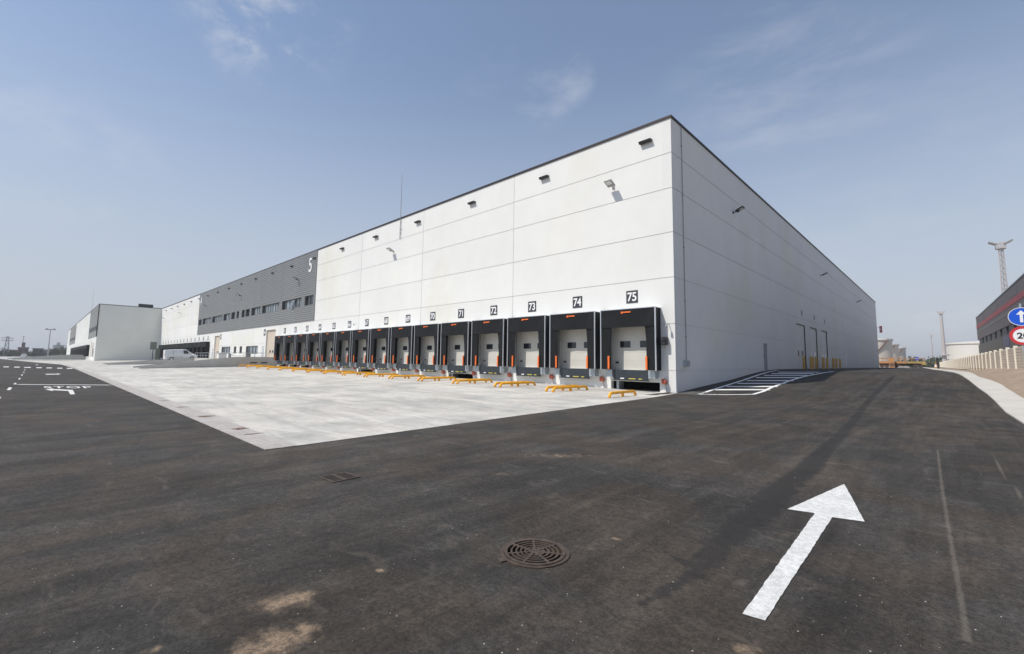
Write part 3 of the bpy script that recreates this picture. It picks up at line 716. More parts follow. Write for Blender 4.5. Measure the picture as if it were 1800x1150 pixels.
# ------------------------------------------------------------------ dock shelters
def shelter(c, n, lod, seed):
    r = random.Random(seed)
    if n > 60: lab = f'black dock shelter under the sign {n}, {ORD[75-n]} from the building corner'
    else: lab = f'small black dock shelter in the far row behind the van, {ORD[58-n]} from the beige gate'
    o = empty('dock_shelter', (c, 0, 0), lab, 'dock shelter', 'black dock shelters along the facade')
    hw, zb, zt, yf = 1.68, 1.18, 4.54, -.66
    iw = 1.06
    # top curtain
    t = MB(); nn = 6
    zs_top = 3.53
    def yc(x, z): return yf + .012*math.sin(x*5+seed) + .01*math.sin(z*6+x*3)
    rows = [zt, 4.1, zs_top]
    for i in range(nn):
        xa, xb = -hw+.03+(2*hw-.06)*i/nn, -hw+.03+(2*hw-.06)*(i+1)/nn
        for za, zc in zip(rows, rows[1:]):
            t.face([(xa, yc(xa, zc)-.02, zc), (xb, yc(xb, zc)-.02, zc), (xb, yc(xb, za)-.02, za), (xa, yc(xa, za)-.02, za)])
    t.box(-hw+.03, hw-.03, yf-.005, yf+.0, zs_top+.02, zt)
    tc_ = t.build('top_curtain', BLACKF, o)
    if lod:
        q = MB(); q.box(-.34, -.22, yf-.055, yf-.04, 4.30, 4.42); q.box(-.20, .26, yf-.055, yf-.04, 4.335, 4.405); q.build('orange_emblem', ORANGE, tc_)
    for s in (-1, 1):
        t = MB(); bulge = (.04 if s < 0 else .06)*r.uniform(.3, 1.5); tear = r.random() < .35
        zs = [zb, 1.6, 2.1, 2.7, 3.1, 3.56]
        pin = []
        for j, zz in enumerate(zs):
            tt = (zz-zb)/(3.56-zb); xin = iw + bulge*math.sin(math.pi*tt) + (.05 if s > 0 else -.02)*(1-tt)*r.uniform(.2, 1)
            pin.append((xin, yf + .03 + .05*math.sin(math.pi*tt)*r.uniform(.5, 1)))
        for j in range(len(zs)-1):
            a, b = pin[j], pin[j+1]
            t.face([(s*(hw-.03), yf, zs[j]), (s*a[0], a[1], zs[j]), (s*b[0], b[1], zs[j+1]), (s*(hw-.03), yf, zs[j+1])])
            t.face([(s*(hw-.03), yf+.012, zs[j]), (s*a[0], a[1]+.012, zs[j]), (s*b[0], b[1]+.012, zs[j+1]), (s*(hw-.03), yf+.012, zs[j+1])])
        sc_ = t.build('side_curtain', BLACKF, o)
        if lod:
            q = MB(); xx = s*(iw+.10) ; q.box(xx-.055, xx+.055, yf-.06, yf-.0, 1.2, 1.93); q.build('orange_guide', ORANGE, sc_, bevel=.01)
        # side walls of the shelter (black, slightly sagging)
        t = MB(); zz = [zb, 1.9, 2.7, 3.5, 4.2, zt]; yy = [yf+.02, -.45, -.22, -.0]
        for i in range(len(zz)-1):
            for j in range(len(yy)-1):
                f_ = lambda y, z: s*(hw-.02 - .03*math.sin((z-zb)*1.9+seed)*math.sin(math.pi*(y/yf)))
                t.face([(f_(yy[j], zz[i]), yy[j], zz[i]), (f_(yy[j+1], zz[i]), yy[j+1], zz[i]), (f_(yy[j+1], zz[i+1]), yy[j+1], zz[i+1]), (f_(yy[j], zz[i+1]), yy[j], zz[i+1])])
        t.build('side_panel', BLACKS, o)
        t = MB(); t.box(s*hw-.03, s*hw+.03, yf-.03, yf+.03, zb-.02, zt+.03); t.build('corner_profile', ALU if lod else BLACKS, o)
        if lod:
            t = MB(); t.tube([(s*(hw-.06), yf+.05, zb+.05), (s*(hw-.10), -.02, zb+.6)], .014, 5); t.build('brace', GALV, o)
    t = MB(); t.box(-hw-.01, hw+.01, yf, 0, zt, zt+.03); t.box(-hw, hw, yf-.028, yf, zt, zt+.04); t.build('top_panel', ALU if lod else BLACKS, o)
for k, c in enumerate(CX): shelter(c, 75-k, True, k*3+1)
for k, c in enumerate(CX2): shelter(c, 58-k, False, k*5+2)

# ------------------------------------------------------------------ wheel guides (yellow bent pipes)
def guide_mesh():
    mb = MB(); r = .068; h = .20
    path = [(0, 0, -.02), (0, .02, .08), (0, .08, h-.05), (0, .18, h), (0, 1.4, h+.0), (0, 2.72, h), (0, 2.82, h-.05), (0, 2.88, .08), (0, 2.90, -.02)]
    mb.tube(path, r, 10)
    return mb
gb = None; gi = 0
for k, c in enumerate(CX):
    n = 75-k
    for s, dx in ((1, 1.70), (-1, -1.55)):
        if n == 75 and s > 0: y0, ln = -5.35, .84
        else: y0, ln = -5.2+.02*k, 1.0
        x = c+dx; g0 = gz(x, -4)
        side = 'right' if s > 0 else 'left'
        lab = f'yellow bent-pipe wheel guide, {side} one of the pair before the {ORD[75-n]} dock from the corner'
        o = empty('wheel_guide', (x+(.04 if s > 0 else -.04), y0, g0), lab, 'wheel guide', 'yellow wheel guides before the docks', rz=R_(s*1.2))
        if gb is None:
            gb = guide_mesh().build('rail', YELLOW, o, smooth=True)
            f = MB(); f.box(-.05, .05, 1.36, 1.48, -.03, .16); gf = f.build('middle_foot', YELLOW, o)
        else:
            for src in (gb, gf):
                cc = src.copy(); COL.objects.link(cc); cc.parent = o
        o.scale = (1, ln, 1)
# wheel chocks hanging on the wall
ck = None
for k, c in enumerate(CX):
    n = 75-k
    o = empty('wheel_chock', (c+1.90 if n == 75 else c+1.86, -.02, .60), f'red wheel chock hung on the wall right of the {ORD[75-n]} dock from the corner', 'wheel chock', 'red wheel chocks on the dock wall')
    if ck is None:
        mb = MB(); mb.prism([(-.13, -.14), (.10, -.14), (.13, .02), (-.02, .16), (-.12, .14)], -.26, -.06, 'y'); body = mb.build('chock_body', RUSTR, o, bevel=.015)
        hk = MB().tube([(0, -.02, .22), (.02, -.12, .18), (.03, -.15, .05)], .012, 5).build('hook', GALV, o); 
        cb = MB().tube([(.05, -.12, -.1), (.08, -.08, -.35), (.05, -.05, -.50)], .012, 5).build('cable', FRAME, o); ck = (body, hk, cb)
    else:
        for src in ck: cc = src.copy(); COL.objects.link(cc); cc.parent = o
# dock signal box and small lamps
o = empty('dock_signal', (-.50, 0, 2.75), 'black traffic signal box on the wall right of dock 75', 'signal light')
MB().box(-.12, .12, -.30, -.02, -.21, .21).build('housing', LAMPD, o, bevel=.01)
[MB().box(-.09, .09, -.36, -.30, w0, w0+.14).build('hood', LAMPD, o) for w0 in (.02, -.18)]
MB().box(-.28, -.12, -.1, -.05, -.16, -.13).build('bracket', LAMPD, o)
def small_lamp(x, z, lab):
    o = empty('wall_lamp', (x, 0, z), lab, 'wall lamp', 'small wall lamps above the docks')
    MB().tube([(0, 0, 0), (0, -.18, .05), (0, -.30, -.02)], .02, 6).build('arm', LAMPG, o)
    MB().tube([(0, -.30, .02), (0, -.32, -.14)], [.05, .075], 8).build('lamp_head', LAMPG, o)
small_lamp(-.33, 3.62, 'small grey lamp on a short arm right of dock 75')
small_lamp(-35.0, 5.25, 'small grey lamp between the signs 66 and 67')

# floodlights
def flood(x, y, z, lab, face='F', m_=LAMPG):
    o = empty('floodlight', (x, y, z), lab, 'floodlight', 'floodlights high on the warehouse walls', rz=0 if face == 'F' else R_(90))
    MB().tube([(0, 0, -.02), (0, -.10, -.02), (0, -.26, .04)], .03, 6).box(-.08, .08, -.03, 0, -.1, .1).build('arm', m_, o)
    M_ = Matrix.Translation((0, -.44, .12)) @ Matrix.Rotation(R_(-24), 4, 'X')
    MB().box(-.25, .25, -.30, .26, -.04, .04, M=M_).build('lamp_head', m_, o, bevel=.02)
    MB().box(-.17, .17, -.24, .04, -.05, -.038, M=M_).build('lens', LENS, o)
    return o
for i, (x, z) in enumerate([(-3.62, 12.05), (-28.1, 12.05), (-51.4, 11.95), (-76.4, 12.05), (-99.8, 12.0), (-124.5, 12.05), (-146.0, 12.0)]):
    lab = ['grey floodlight above the signs 74 and 75', 'grey floodlight on the white wall below the lightning rod', 'dark floodlight on grey cladding just left of the 5', 'dark floodlight in the middle of the grey cladding', 'dark floodlight near the 4 on grey cladding', 'grey floodlight on the far white wall section', 'grey floodlight beside the far grey wing'][i]
    flood(x, 0 if not (-106 < x < -46) else -.07, z, lab, m_=LAMPG if not (-106 < x < -46) else LAMPD)
for i, (y, z) in enumerate([(9.9, 12.2), (40.6, 12.2), (70.6, 12.1)]):
    flood(0, y, z, ['nearest', 'middle', 'farthest'][i]+' dark floodlight on the shaded side wall', 'S', LAMPD)
# signs (small blades) over the side doors
for i, y in enumerate((29.6, 35.6, 41.6)):
    o = empty('door_sign', (0, y, 6.75), ['nearest', 'middle', 'farthest'][i]+' narrow sign above a roller door of the shaded wall', 'sign', 'narrow signs over the side doors')
    MB().box(0, .05, -.35, .35, -.42, .42).build('board', GREYD, o); MB().box(.05, .056, -.22, -.04, -.25, .25).box(.05, .056, .04, .22, -.25, .25).build('numeral_marks', LAMPD, o)
# bollards before the side doors
bi = 0
for i, (y, x, zh) in enumerate([(26.9, .55, 1.15), (28.2, .9, 1.15), (30.9, .55, 1.15), (32.6, .55, 1.15), (34.1, .9, 1.15), (36.4, .55, 1.15), (38.6, .55, 1.15), (40.2, .9, 1.15), (42.4, .55, 1.15), (44.6, .55, 1.15), (47.2, .55, 1.15)]):
    ords = ['first', 'second', 'third', 'fourth', 'fifth', 'sixth', 'seventh', 'eighth', 'ninth', 'tenth', 'eleventh']
    o = empty('bollard', (x, y, gz(x, y)), f'{ords[i]} yellow bollard by the side doors, counted from the ramp', 'bollard', 'yellow bollards before the side doors')
    MB().tube([(0, 0, -.05), (0, 0, 1.15)], .11, 12).build('post', OCHRE, o, smooth=False)
    MB().lathe([(.11, 0), (.09, .05), (.001, .07)], 12, (0, 0, 1.15)).build('cap', OCHRE, o)
o = empty('marker_post', (.4, 53.5, 1.15), 'slim white post standing against the shaded wall', 'post'); MB().tube([(0, 0, 0), (0, 0, 2.1)], .06, 8).build('post', SIGNW, o); MB().lathe([(.075, 0), (.075, .04), (.001, .06)], 8, (0, 0, 2.1)).build('cap', SIGNW, o)
# red sign on the far corner of the side wall
REDP = mat('sign_red', (.55, .03, .035), .45); BLUEP = mat('sign_blue', (.005, .09, .60), .4); BLACKP = mat('sign_black', (.03, .03, .035), .5); WHITEP = mat('sign_white', (.8, .8, .8), .45)
def disc(r, y, n=40, z=0): return [(r*math.cos(2*math.pi*k/n), r*math.sin(2*math.pi*k/n)) for k in range(n)]
o = empty('red_wall_sign', (.55, 100.2, 9.3), 'small red sign sticking out from the far end of the shaded wall', 'sign')
MB().box(-.55, .0, -.03, .03, .3, .36).build('bracket', GALV, o); MB().box(-.1, .35, -.05, .05, -.75, .65).build('board', REDP, o); MB().box(.05, .2, -.06, -.05, -.4, .3).build('white_mark', WHITEP, o)

# ------------------------------------------------------------------ grey wing building beyond
wing = empty('wing_warehouse', (-151.5, -13.3, 0), 'farther white warehouse wing whose plain grey shaded end wall faces the yard', 'warehouse')
putW = lambda a, z, d: (a, d, z)
mb = MB(); bays = []
c = -172.5+151.5
wb = [c-3.785*k-1.9 for k in range(28)]
mb.face([(0, 0, -.5), (-28, 0, -.5), (-28, 0, 6.6), (0, 0, 6.6)])
wh = [(b-1.42, b+1.42, 1.17, 3.95) for b in wb]
mb = MB(); wall_grid(mb, -195, 0, -.6, 6.6, [-11.4*k for k in range(1, 17)], [1.187, 3.667], wh, putW)
wall_grid(mb, -111.5, -29, 6.6, H, [-40, -51.5, -63, -74, -86, -97], [8.647, 11.119, 13.115], [], putW)
wall_grid(mb, -195, -165, 6.6, H, [-177, -188], [8.647, 11.119, 13.115], [], putW)
reveals(mb, wh, putW)
mb.build('front_wall', [WHITE, JOINT], wing)
EWM = mat('end_wall_panel', (.82, .81, .74), .7, noise=[(.3, .03, 2, I1)])
MB().face([(0, 0, -.6), (0, 60, -.6), (0, 60, H), (0, 0, H)]).build('end_wall', EWM, wing); MB().face([(-195, 0, -.6), (-195, 0, H), (-195, 60, H), (-195, 60, -.6)]).build('end_wall', EWM, wing)
mb = MB(); mb.box(-194.9, -.1, .4, 60, H-.4, H-.3); mb.build('roof', GREYD, wing)
mb = MB(); mb.box(-195, .06, -.06, .3, H, H+.16); mb.box(-.2, .06, .3, 13.2, H, H+.16); mb.box(-.02, .14, -.14, .05, 6.55, H); mb.build('roof_coping', COPE, wing)
mb = MB(); mb.box(-194.8, -.5, .9, 1.0, -.5, 6); mb.build('dark_backing', PIT_SHADE, wing)  # added black sheet, coloured as the unlit inside of the wing
WCL = mat('wing_cladding', (.27, .27, .255), .45, .1)
for (a, b) in ((-29, 0), (-165, -111.5)):
    mb = MB(); z = 6.6
    while z < H-.01:
        z2 = min(z+.262, H); mb.face([(a, -.06, z), (b, -.06, z), (b, -.09, z+.06), (a, -.09, z+.06)]); mb.face([(a, -.09, z+.06), (b, -.09, z+.06), (b, -.06, z2), (a, -.06, z2)]); z = z2
    mb.box(a, b, -.06, 0, 6.55, 6.6); mb.box(a-.02, a, -.1, 0, 6.55, H)
    mb.build('grey_cladding', WCL, wing)
    f = MB(); f.box(a+1, b-1, -.10, -.05, 8.28, 9.55); fo = f.build('window_band', FRAME, wing)
    f = MB(); f.box(a+1.1, b-1.1, -.115, -.102, 8.36, 9.46); f.build('pane', FRAME, fo)
for b in wb:
    mb = MB(); mb.box(b-1.42, b+1.42, .15, .2, 1.17, 3.95); mb.build('dock_door', DOORM, wing)
mb = MB(); mb.box(-16, -13, -.03, 0, 1.2, 5.6); mb.build('gate', BEIGE, wing)
MB().box(-9.5, -7.5, -.03, 0, 1.2, 5.0).build('entrance_door', GLASS, wing); MB().box(-5.5, -4.5, -.03, 0, 1.2, 3.4).build('entrance_door', GLASS, wing)
for b in wb:
    k = wb.index(b)
    o = empty('dock_shelter', (b-151.5, -13.3, 0), f'tiny black dock shelter in the far wing front, {ORD[k]} from its near end', 'dock shelter', 'black dock shelters on the far wing')
    t = MB(); t.box(-1.85, 1.85, -.62, -.56, 3.6, 4.6); t.box(-1.85, -1.1, -.62, -.56, 1.2, 3.6); t.box(1.1, 1.85, -.62, -.56, 1.2, 3.6); t.box(-1.87, -1.82, -.56, 0, 1.2, 4.6); t.box(1.82, 1.87, -.56, 0, 1.2, 4.6); t.box(-1.82, 1.82, -.56, 0, 4.54, 4.6)
    t.build('curtain', BLACKF, o)
o = empty('roof_unit', (-151.5+0, 0, 0), 'low dark unit on the roof of the grey wing', 'roof unit')
o.location = (-152.6, -3.6, H+.13)
MB().box(-.6, .6, -1.6, 1.6, .05, .9).build('casing', LAMPD, o, bevel=.04); [MB().box(-.5, .5, w0, w0+.2, -.45, .05).build('support', GALV, o) for w0 in (-1.5, 1.3)]
o = empty('lightning_rod', (-176, -13.3, H), 'faint lightning rod above the far wing front', 'lightning rod')
MB().tube([(0, -.1, -1.5), (0, -.1, 7.0)], [.04, .015], 6).build('mast', LAMPG, o); MB().box(-.05, .05, -.14, 0, -1.2, -1.1).build('bracket', GALV, o)

# ------------------------------------------------------------------ ramps, forecourt, railing
def ramp(x0, x1, ybase, ln, ztop, name_lab, cutouts=None, wall_top=.42):
    g = empty('loading_ramp', ((x0+x1)/2, ybase, 0), name_lab, 'ramp'); ox, oy = (x0+x1)/2, ybase
    y_flat = -3.6; y_end = -ln
    def zf(y):
        if y >= y_flat: return ztop
        t = (y-y_end)/(y_flat-y_end); g_ = .05; return g_ + (ztop-g_)*max(t, 0)
    ys = [0, y_flat, -6, -8.5, -11, -13.5, y_end]
    f = MB()
    for a, b in zip(ys, ys[1:]):
        f.face([(x0-ox, a, zf(a)), (x0-ox, b, zf(b)), (x1-ox, b, zf(b)), (x1-ox, a, zf(a))])
    f.build('ramp_floor', SLABC, g)
    for s, xx in ((1, x1), (-1, x0)):
        pw = MB(); xi, xo = (xx-.18-ox, xx-ox) if s > 0 else (xx-ox, xx+.18-ox)
        poly = [(-.02, -.3)] + [(-.02, zf(0)+wall_top), (y_flat, zf(y_flat)+wall_top)] + [(y, zf(y)+lerp([(y_end, .22), (y_flat, wall_top)], y)) for y in (-7, -10.5, -14)] + [(y_end, .26), (y_end, -.3)]
        pw.prism(poly, xi, xo, 'x'); po = pw.build('side_wall', CONC, g)
        if cutouts and s > 0:
            q = MB()
            for (a, b) in cutouts: q.box(xo, xo+.006, a, b, .78, .92)
            q.build('drain_slot', PIT_SHADE, po)
    return g
yA = lambda u: 0
ramp(-63.3, -58.0, -.0, 15.0, 1.22, 'grey concrete ramp with dark slots beside dock 61, rising to the gate 60', cutouts=[(-3.35, -2.45), (-2.0, -1.15)])
ramp(-92.4, -86.5, -.0, 15.7, 1.22, 'farther grey ramp the white van stands on, rising to the gate 59', wall_top=.12)
ramp(-190.0, -185.0, -13.3, 15.5, 1.22, 'far grey ramp before the grey wing with low side walls')
ramp(-222.0, -216.0, -13.3, 17.5, 1.1, 'farthest grey ramp near the far road, left of the wing')
fc = empty('forecourt', (-75, 0, 0), 'raised concrete office forecourt between the two ramps', 'platform')
MB().box(-11.5, 11.7, -4.0, 0, -.3, 1.2).build('slab', SLABC, fc)
MB().box(-11.5, 11.7, -4.12, -4.0, -.3, 1.32).build('front_edge', CONC, fc)
rl = empty('railing', (-75, -4.06, 1.3), 'thin grey steel railing along the forecourt edge', 'railing')
mb = MB(); mb.tube([(-11.4, 0, .92), (11.6, 0, .92)], .03, 6); mb.tube([(-11.4, 0, .48), (11.6, 0, .48)], .02, 6); mb.tube([(11.6, 0, .92), (11.6, 4.0, .92)], .03, 6); mb.tube([(11.6, 0, .48), (11.6, 4, .48)], .02, 6); mb.build('rail', GALV, rl)
for k in range(13): x = -11.4+k*23/12; MB().tube([(x, 0, 0), (x, 0, .92)], .028, 6).build('post', GALV, rl)
for k in (1.4, 2.8): MB().tube([(11.6, k, -.1), (11.6, k, .92)], .028, 6).build('post', GALV, rl)
rl2 = empty('railing', (-58.09, 0, 1.64), 'thin grey steel railing on top of the near ramp wall', 'railing')
mb = MB(); mb.tube([(0, -.1, .56), (0, -3.7, .56)], .025, 6); mb.build('rail', GALV, rl2)
for k in range(5): MB().tube([(0, -.15-k*.87, -.02), (0, -.15-k*.87, .56)], .022, 6).build('post', GALV, rl2)
o = empty('planter_block', (-65.6, -4.9, gz(-65, -4.9)), 'white concrete block standing before the forecourt railing', 'block')
MB().box(-.45, .45, -.5, .5, 0, 1.75).build('block_body', WHITE, o, bevel=.02); MB().box(-.49, .49, -.54, .54, 1.75, 1.82).build('block_cap', CONC, o)
# small traffic light style totem where the wing meets the facade
o = empty('totem_sign', (-141.5, -2.6, .4), 'grey-green totem sign on a post in front of the far dock corner', 'sign')
TOT = mat('totem_grey_green', (.16, .18, .15), .6)
MB().box(-.12, .12, -.7, .7, 2.9, 4.9).build('board', TOT, o, bevel=.03); MB().tube([(0, 0, 0), (0, 0, 2.9)], .09, 8).build('post', LAMPD, o); MB().box(-.3, .3, .5, 1.5, .2, 3.2).build('cabinet', TOT, o, bevel=.03)

# ------------------------------------------------------------------ van
def loft(mb, secs, mat_=0, close=True):
    n = len(secs[0]); b = len(mb.v)
    for s_ in secs: mb.v += [tuple(p) for p in s_]
    for i in range(len(secs)-1):
        for k in range(n):
            k2 = (k+1) % n; mb.f.append((b+i*n+k, b+(i+1)*n+k, b+(i+1)*n+k2, b+i*n+k2)); mb.m.append(mat_)
    if close:
        mb.f.append(tuple(b+k for k in range(n))); mb.m.append(mat_); e = b+(len(secs)-1)*n; mb.f.append(tuple(e+k for k in range(n))[::-1]); mb.m.append(mat_)
def van(loc, rz, pitch):
    o = empty('parked_van', loc, 'white panel van standing on the grey ramp before the far docks', 'van', rz=rz)
    o.rotation_euler = (pitch, 0, rz)
    # y is length (front +y), body lofted through cross sections
    secs = []
    for (y, zl, zs, zt, w_, wt) in [(-2.35, .38, 1.15, 1.86, .90, .76), (-2.28, .30, 1.2, 1.95, .95, .80), (-1.0, .28, 1.2, 2.0, .96, .82), (.4, .28, 1.2, 1.98, .96, .80), (.85, .28, 1.15, 1.86, .96, .76), (1.35, .28, 1.05, 1.48, .95, .74), (1.62, .28, .98, 1.18, .94, .74), (2.05, .28, .85, 1.02, .91, .70), (2.32, .30, .70, .84, .84, .62), (2.40, .36, .58, .66, .70, .5)]:
        secs.append([(-w_*.93, y, zl), (-w_, y, zl+.15), (-w_, y, zs), (-wt, y, zt-.06), (-wt*.8, y, zt), (wt*.8, y, zt), (wt, y, zt-.06), (w_, y, zs), (w_, y, zl+.15), (w_*.93, y, zl)])
    mb = MB(); loft(mb, secs); mb.build('body', CARW, o, smooth=False)
    for s in (-1, 1):
        q = MB(); q.prism([(.30, 1.18), (1.28, 1.12), (.78, 1.72), (.30, 1.78)], s*.90, s*.965, 'x'); q.build('side_window', GLASS, o)
        q = MB(); q.box(s*.965-.004, s*.965+.004, -1.2, -1.17, .45, 1.85); q.box(s*.962-.004, s*.962+.004, -2.1, .2, .62, .66); q.build('trim_strip', LAMPD, o)
        q = MB(); q.box(s*.95, s*1.12, .98, 1.12, 1.12, 1.32); q.build('mirror', CARW, o, bevel=.02)
        for yy in (-1.45, 1.55):
            q = MB(); q.tube([(s*.78, yy, .32), (s*.99, yy, .32)], .33, 20); wo = q.build('wheel', TYRE, o)
            q = MB(); q.tube([(s*.985, yy, .32), (s*1.0, yy, .32)], .19, 14); q.build('rim', ALU, wo)
        q = MB(); q.box(s*.52-.14, s*.52+.14, 2.26, 2.36, .66, .80); q.build('headlight', LENS, o)
        q = MB(); q.box(s*.86-.05, s*.86+.05, -2.37, -2.30, .9, 1.3); q.build('tail_light', REDP, o)
    q = MB(); q.face([(-.72, 1.38, 1.47), (.72, 1.38, 1.47), (.70, .92, 1.84), (-.70, .92, 1.84)]); q.face([(-.72, 1.365, 1.455), (.72, 1.365, 1.455), (.70, .905, 1.825), (-.70, .905, 1.825)]); q.build('windscreen', GLASS, o)
    return o
van((-88.6, -5.75, .86), 0, R_(3.3))
# small white car far off on the road
cp_ = far(42, 628, 380); o = empty('parked_car', (cp_.x, cp_.y, 0), 'tiny white car far away on the pale road at the left', 'car', rz=R_(80))
mb = MB(); loft(mb, [[(-.85, y, .3), (-.95, y, .6), (-.75, y, zt), (.75, y, zt), (.95, y, .6), (.85, y, .3)] for y, zt in ((-2.2, .8), (-1.9, 1.3), (-1.2, 1.75), (.4, 1.75), (1.1, 1.1), (2.2, .8))]); mb.build('body', CARW, o)
q = MB(); q.box(-.72, .72, -2.0, -1.96, 1.1, 1.5); q.build('rear_window', GLASS, o)
for s in (-1, 1):
    for yy in (-1.3, 1.3): MB().tube([(s*.7, yy, .32), (s*.95, yy, .32)], .32, 12).build('wheel', TYRE, o)

# ------------------------------------------------------------------ manhole and square grate
mc = px(940, 969.5); o = empty('manhole_grate', (mc.x, mc.y, -.012), 'round rusty iron grate with concentric slots in the foreground asphalt', 'drain cover')
o.rotation_euler = (0, 0, -YAW)
mb = MB(); Rr = .262
def ring_seg(r0, r1, a0, a1, z0, z1, n):
    for i in range(n):
        a, b = a0+(a1-a0)*i/n, a0+(a1-a0)*(i+1)/n
        p = [(r*math.cos(t), r*math.sin(t)) for r, t in ((r0, a), (r1, a), (r1, b), (r0, b))]
        mb.face([(*q, z1) for q in p])
        mb.face([(*p[0], z0), (*p[0], z1), (*p[3], z1), (*p[3], z0)]); mb.face([(*p[1], z1), (*p[1], z0), (*p[2], z0), (*p[2], z1)])
        if i == 0: mb.face([(*p[0], z0), (*p[1], z0), (*p[1], z1), (*p[0], z1)])
        if i == n-1: mb.face([(*p[3], z1), (*p[2], z1), (*p[2], z0), (*p[3], z0)])
for (r0, r1) in ((.0, .048), (.074, .087), (.112, .126), (.150, .164), (.190, .205), (.232, .258)): ring_seg(max(r0, .001), r1, 0, 2*math.pi, -.02, .016, 48)
for k in range(7):
    a = R_(90+k*360/7); M_ = Matrix.Rotation(a, 4, 'Z'); mb.box(.04, .25, -.010, .010, -.02, .0165, M=M_)
for k in range(8):
    a = 2*math.pi*k/8; ring_seg(.052, .072, a, a+.35, -.02, .015, 2)
mb.build('grate', IRON, o)
mb = MB(); ring_seg(.262, .293, 0, 2*math.pi, -.03, .010, 56); M_ = Matrix.Rotation(R_(-150), 4, 'Z'); mb.box(.29, .345, -.035, .035, -.03, .012, M=M_); mb.build('frame_ring', IRON, o)
mb = MB(); mb.lathe([(.262, .0), (.262, -.043), (.001, -.044)], 40); mb.build('shaft', PIT_SHADE, o)  # shallow floor coloured black in place of a deep shaft's shade
gc = px(597, 838); o = empty('square_grate', (gc.x, gc.y, -.012), 'small square iron drain grate sunk in the asphalt near the yard corner', 'drain cover')
o.rotation_euler = (0, 0, R_(3))
mb = MB(); s_ = .195
for (a, b, c, d) in ((-s_, s_, -s_, -s_+.03), (-s_, s_, s_-.03, s_), (-s_, -s_+.03, -s_+.03, s_-.03), (s_-.03, s_, -s_+.03, s_-.03)): mb.box(a, b, c, d, -.02, .012)
mb.build('frame', IRON, o)
mb = MB()
for k in range(7):
    x = -s_+.04+k*.049; mb.box(x, x+.022, -s_+.03, s_-.03, -.02, .008)
mb.box(-s_+.03, s_-.03, -.02, .02, -.02, .009); mb.build('bars', IRON, o)
q = MB(); q.box(-s_+.02, s_-.02, -s_+.02, s_-.02, -.046, -.043); q.box(-s_+.02, -s_+.03, -s_+.02, s_-.02, -.043, .0); q.box(s_-.03, s_-.02, -s_+.02, s_-.02, -.043, .0); q.build('shaft', PIT_SHADE, o)  # shallow black box; darkness under the bars is in its colour
# loose grit
GR = mat('pale_grit', (.42, .40, .37), .9); GR2 = mat('dark_gravel', (.13, .13, .125), .9); mb = MB()
def stone(x, y, z, r):
    b = len(mb.v); k = [(1, 0, 0), (-1, 0, 0), (0, 1, 0), (0, -1, 0), (0, 0, 1), (0, 0, -1)]
    for q in k: mb.v.append((x+q[0]*r*rnd.uniform(.6, 1.3), y+q[1]*r*rnd.uniform(.6, 1.3), z+q[2]*r*.7))
    for f in ((0, 2, 4), (2, 1, 4), (1, 3, 4), (3, 0, 4)): mb.f.append(tuple(b+i for i in f)); mb.m.append(0)
for i in range(420):
    u, v = rnd.uniform(0, 1800), rnd.uniform(700, 1148)**1
    p = px(u, v)
    if p.x < 1.8 or p.y > -1: continue
    stone(p.x, p.y, -.010, rnd.choice((.002, .003, .003, .004, .006)))
tag(mb.build('grit', GR), 'pale grit and small stones scattered over the asphalt', 'grit', kind='stuff')
mb = MB()
for i in range(1500):
    x = rnd.gauss(.8, .45); y = rnd.uniform(-.5, .9); 
    if x < .05 and y > 0: continue
    if x < 0.1+.07*(-y): continue
    stone(x, y, gz(x, y)-.005, rnd.uniform(.008, .022))
tag(mb.build('gravel', GR2), 'dark gravel spilled at the foot of the building corner', 'gravel', kind='stuff')

# ------------------------------------------------------------------ right: fence, black building, signs
FENC = mat('fence_precast', (.60, .53, .45), .85, noise=[(1.0, .08, 3, I1)])
FENP = mat('fence_post_cream', (.74, .70, .60), .8)
fx = lambda y: 13.95-.0272*(y-22.1)
fn = empty('precast_fence', (fx(22), 22, 1.5), 'cream precast concrete fence of ribbed panels between pale posts on the embankment', 'fence')
ysf = [-11.1+4*k for k in range(58)]
mb = MB()
for y0, y1 in zip(ysf, ysf[1:]):
    nr = 8
    for r in range(nr):
        za, zb_ = 1.40-1.5+r*.2, 1.40-1.5+(r+1)*.2
        q = [(fx(y0)-fx(22), y0-22), (fx(y1)-fx(22), y1-22)]
        for (a, b, ra, rb) in ((za, za+.03, .0, -.035), (za+.03, zb_-.03, -.035, -.035), (zb_-.03, zb_, -.035, .0)):
            mb.face([(q[0][0]+ra, q[0][1], a), (q[1][0]+ra, q[1][1], a), (q[1][0]+rb, q[1][1], b), (q[0][0]+rb, q[0][1], b)])
    mb.face([(q[0][0], q[0][1], 1.5), (q[1][0], q[1][1], 1.5), (q[1][0]+.08, q[1][1], 1.5), (q[0][0]+.08, q[0][1], 1.5)])
    mb.face([(q[1][0]+.08, q[1][1], -.3), (q[0][0]+.08, q[0][1], -.3), (q[0][0]+.08, q[0][1], 1.5), (q[1][0]+.08, q[1][1], 1.5)])
mb.build('panels', FENC, fn)
for y in ysf:
    MB().box(fx(y)-fx(22)-.11, fx(y)-fx(22)+.09, y-22-.11, y-22+.11, -.3, 1.62).build('post', FENP, fn)
# black-grey building behind the fence
bb0, bb1 = Vector((17.16-1.3, 40, 0)), Vector((15.49, 116.0, 0))
bdir = Vector((15.49-17.16, 116.02-52.93, 0)).normalized(); bn = Vector((-bdir.y, bdir.x, 0))   # outward (towards road, -X)
bb = empty('dark_office_building', (15.49, 116.02, 0), 'dark grey building with red stripe and window strip behind the fence at right', 'building')
bb.rotation_euler = (0, 0, math.atan2(-bdir.y, -bdir.x))      # local +x runs from far corner towards the camera
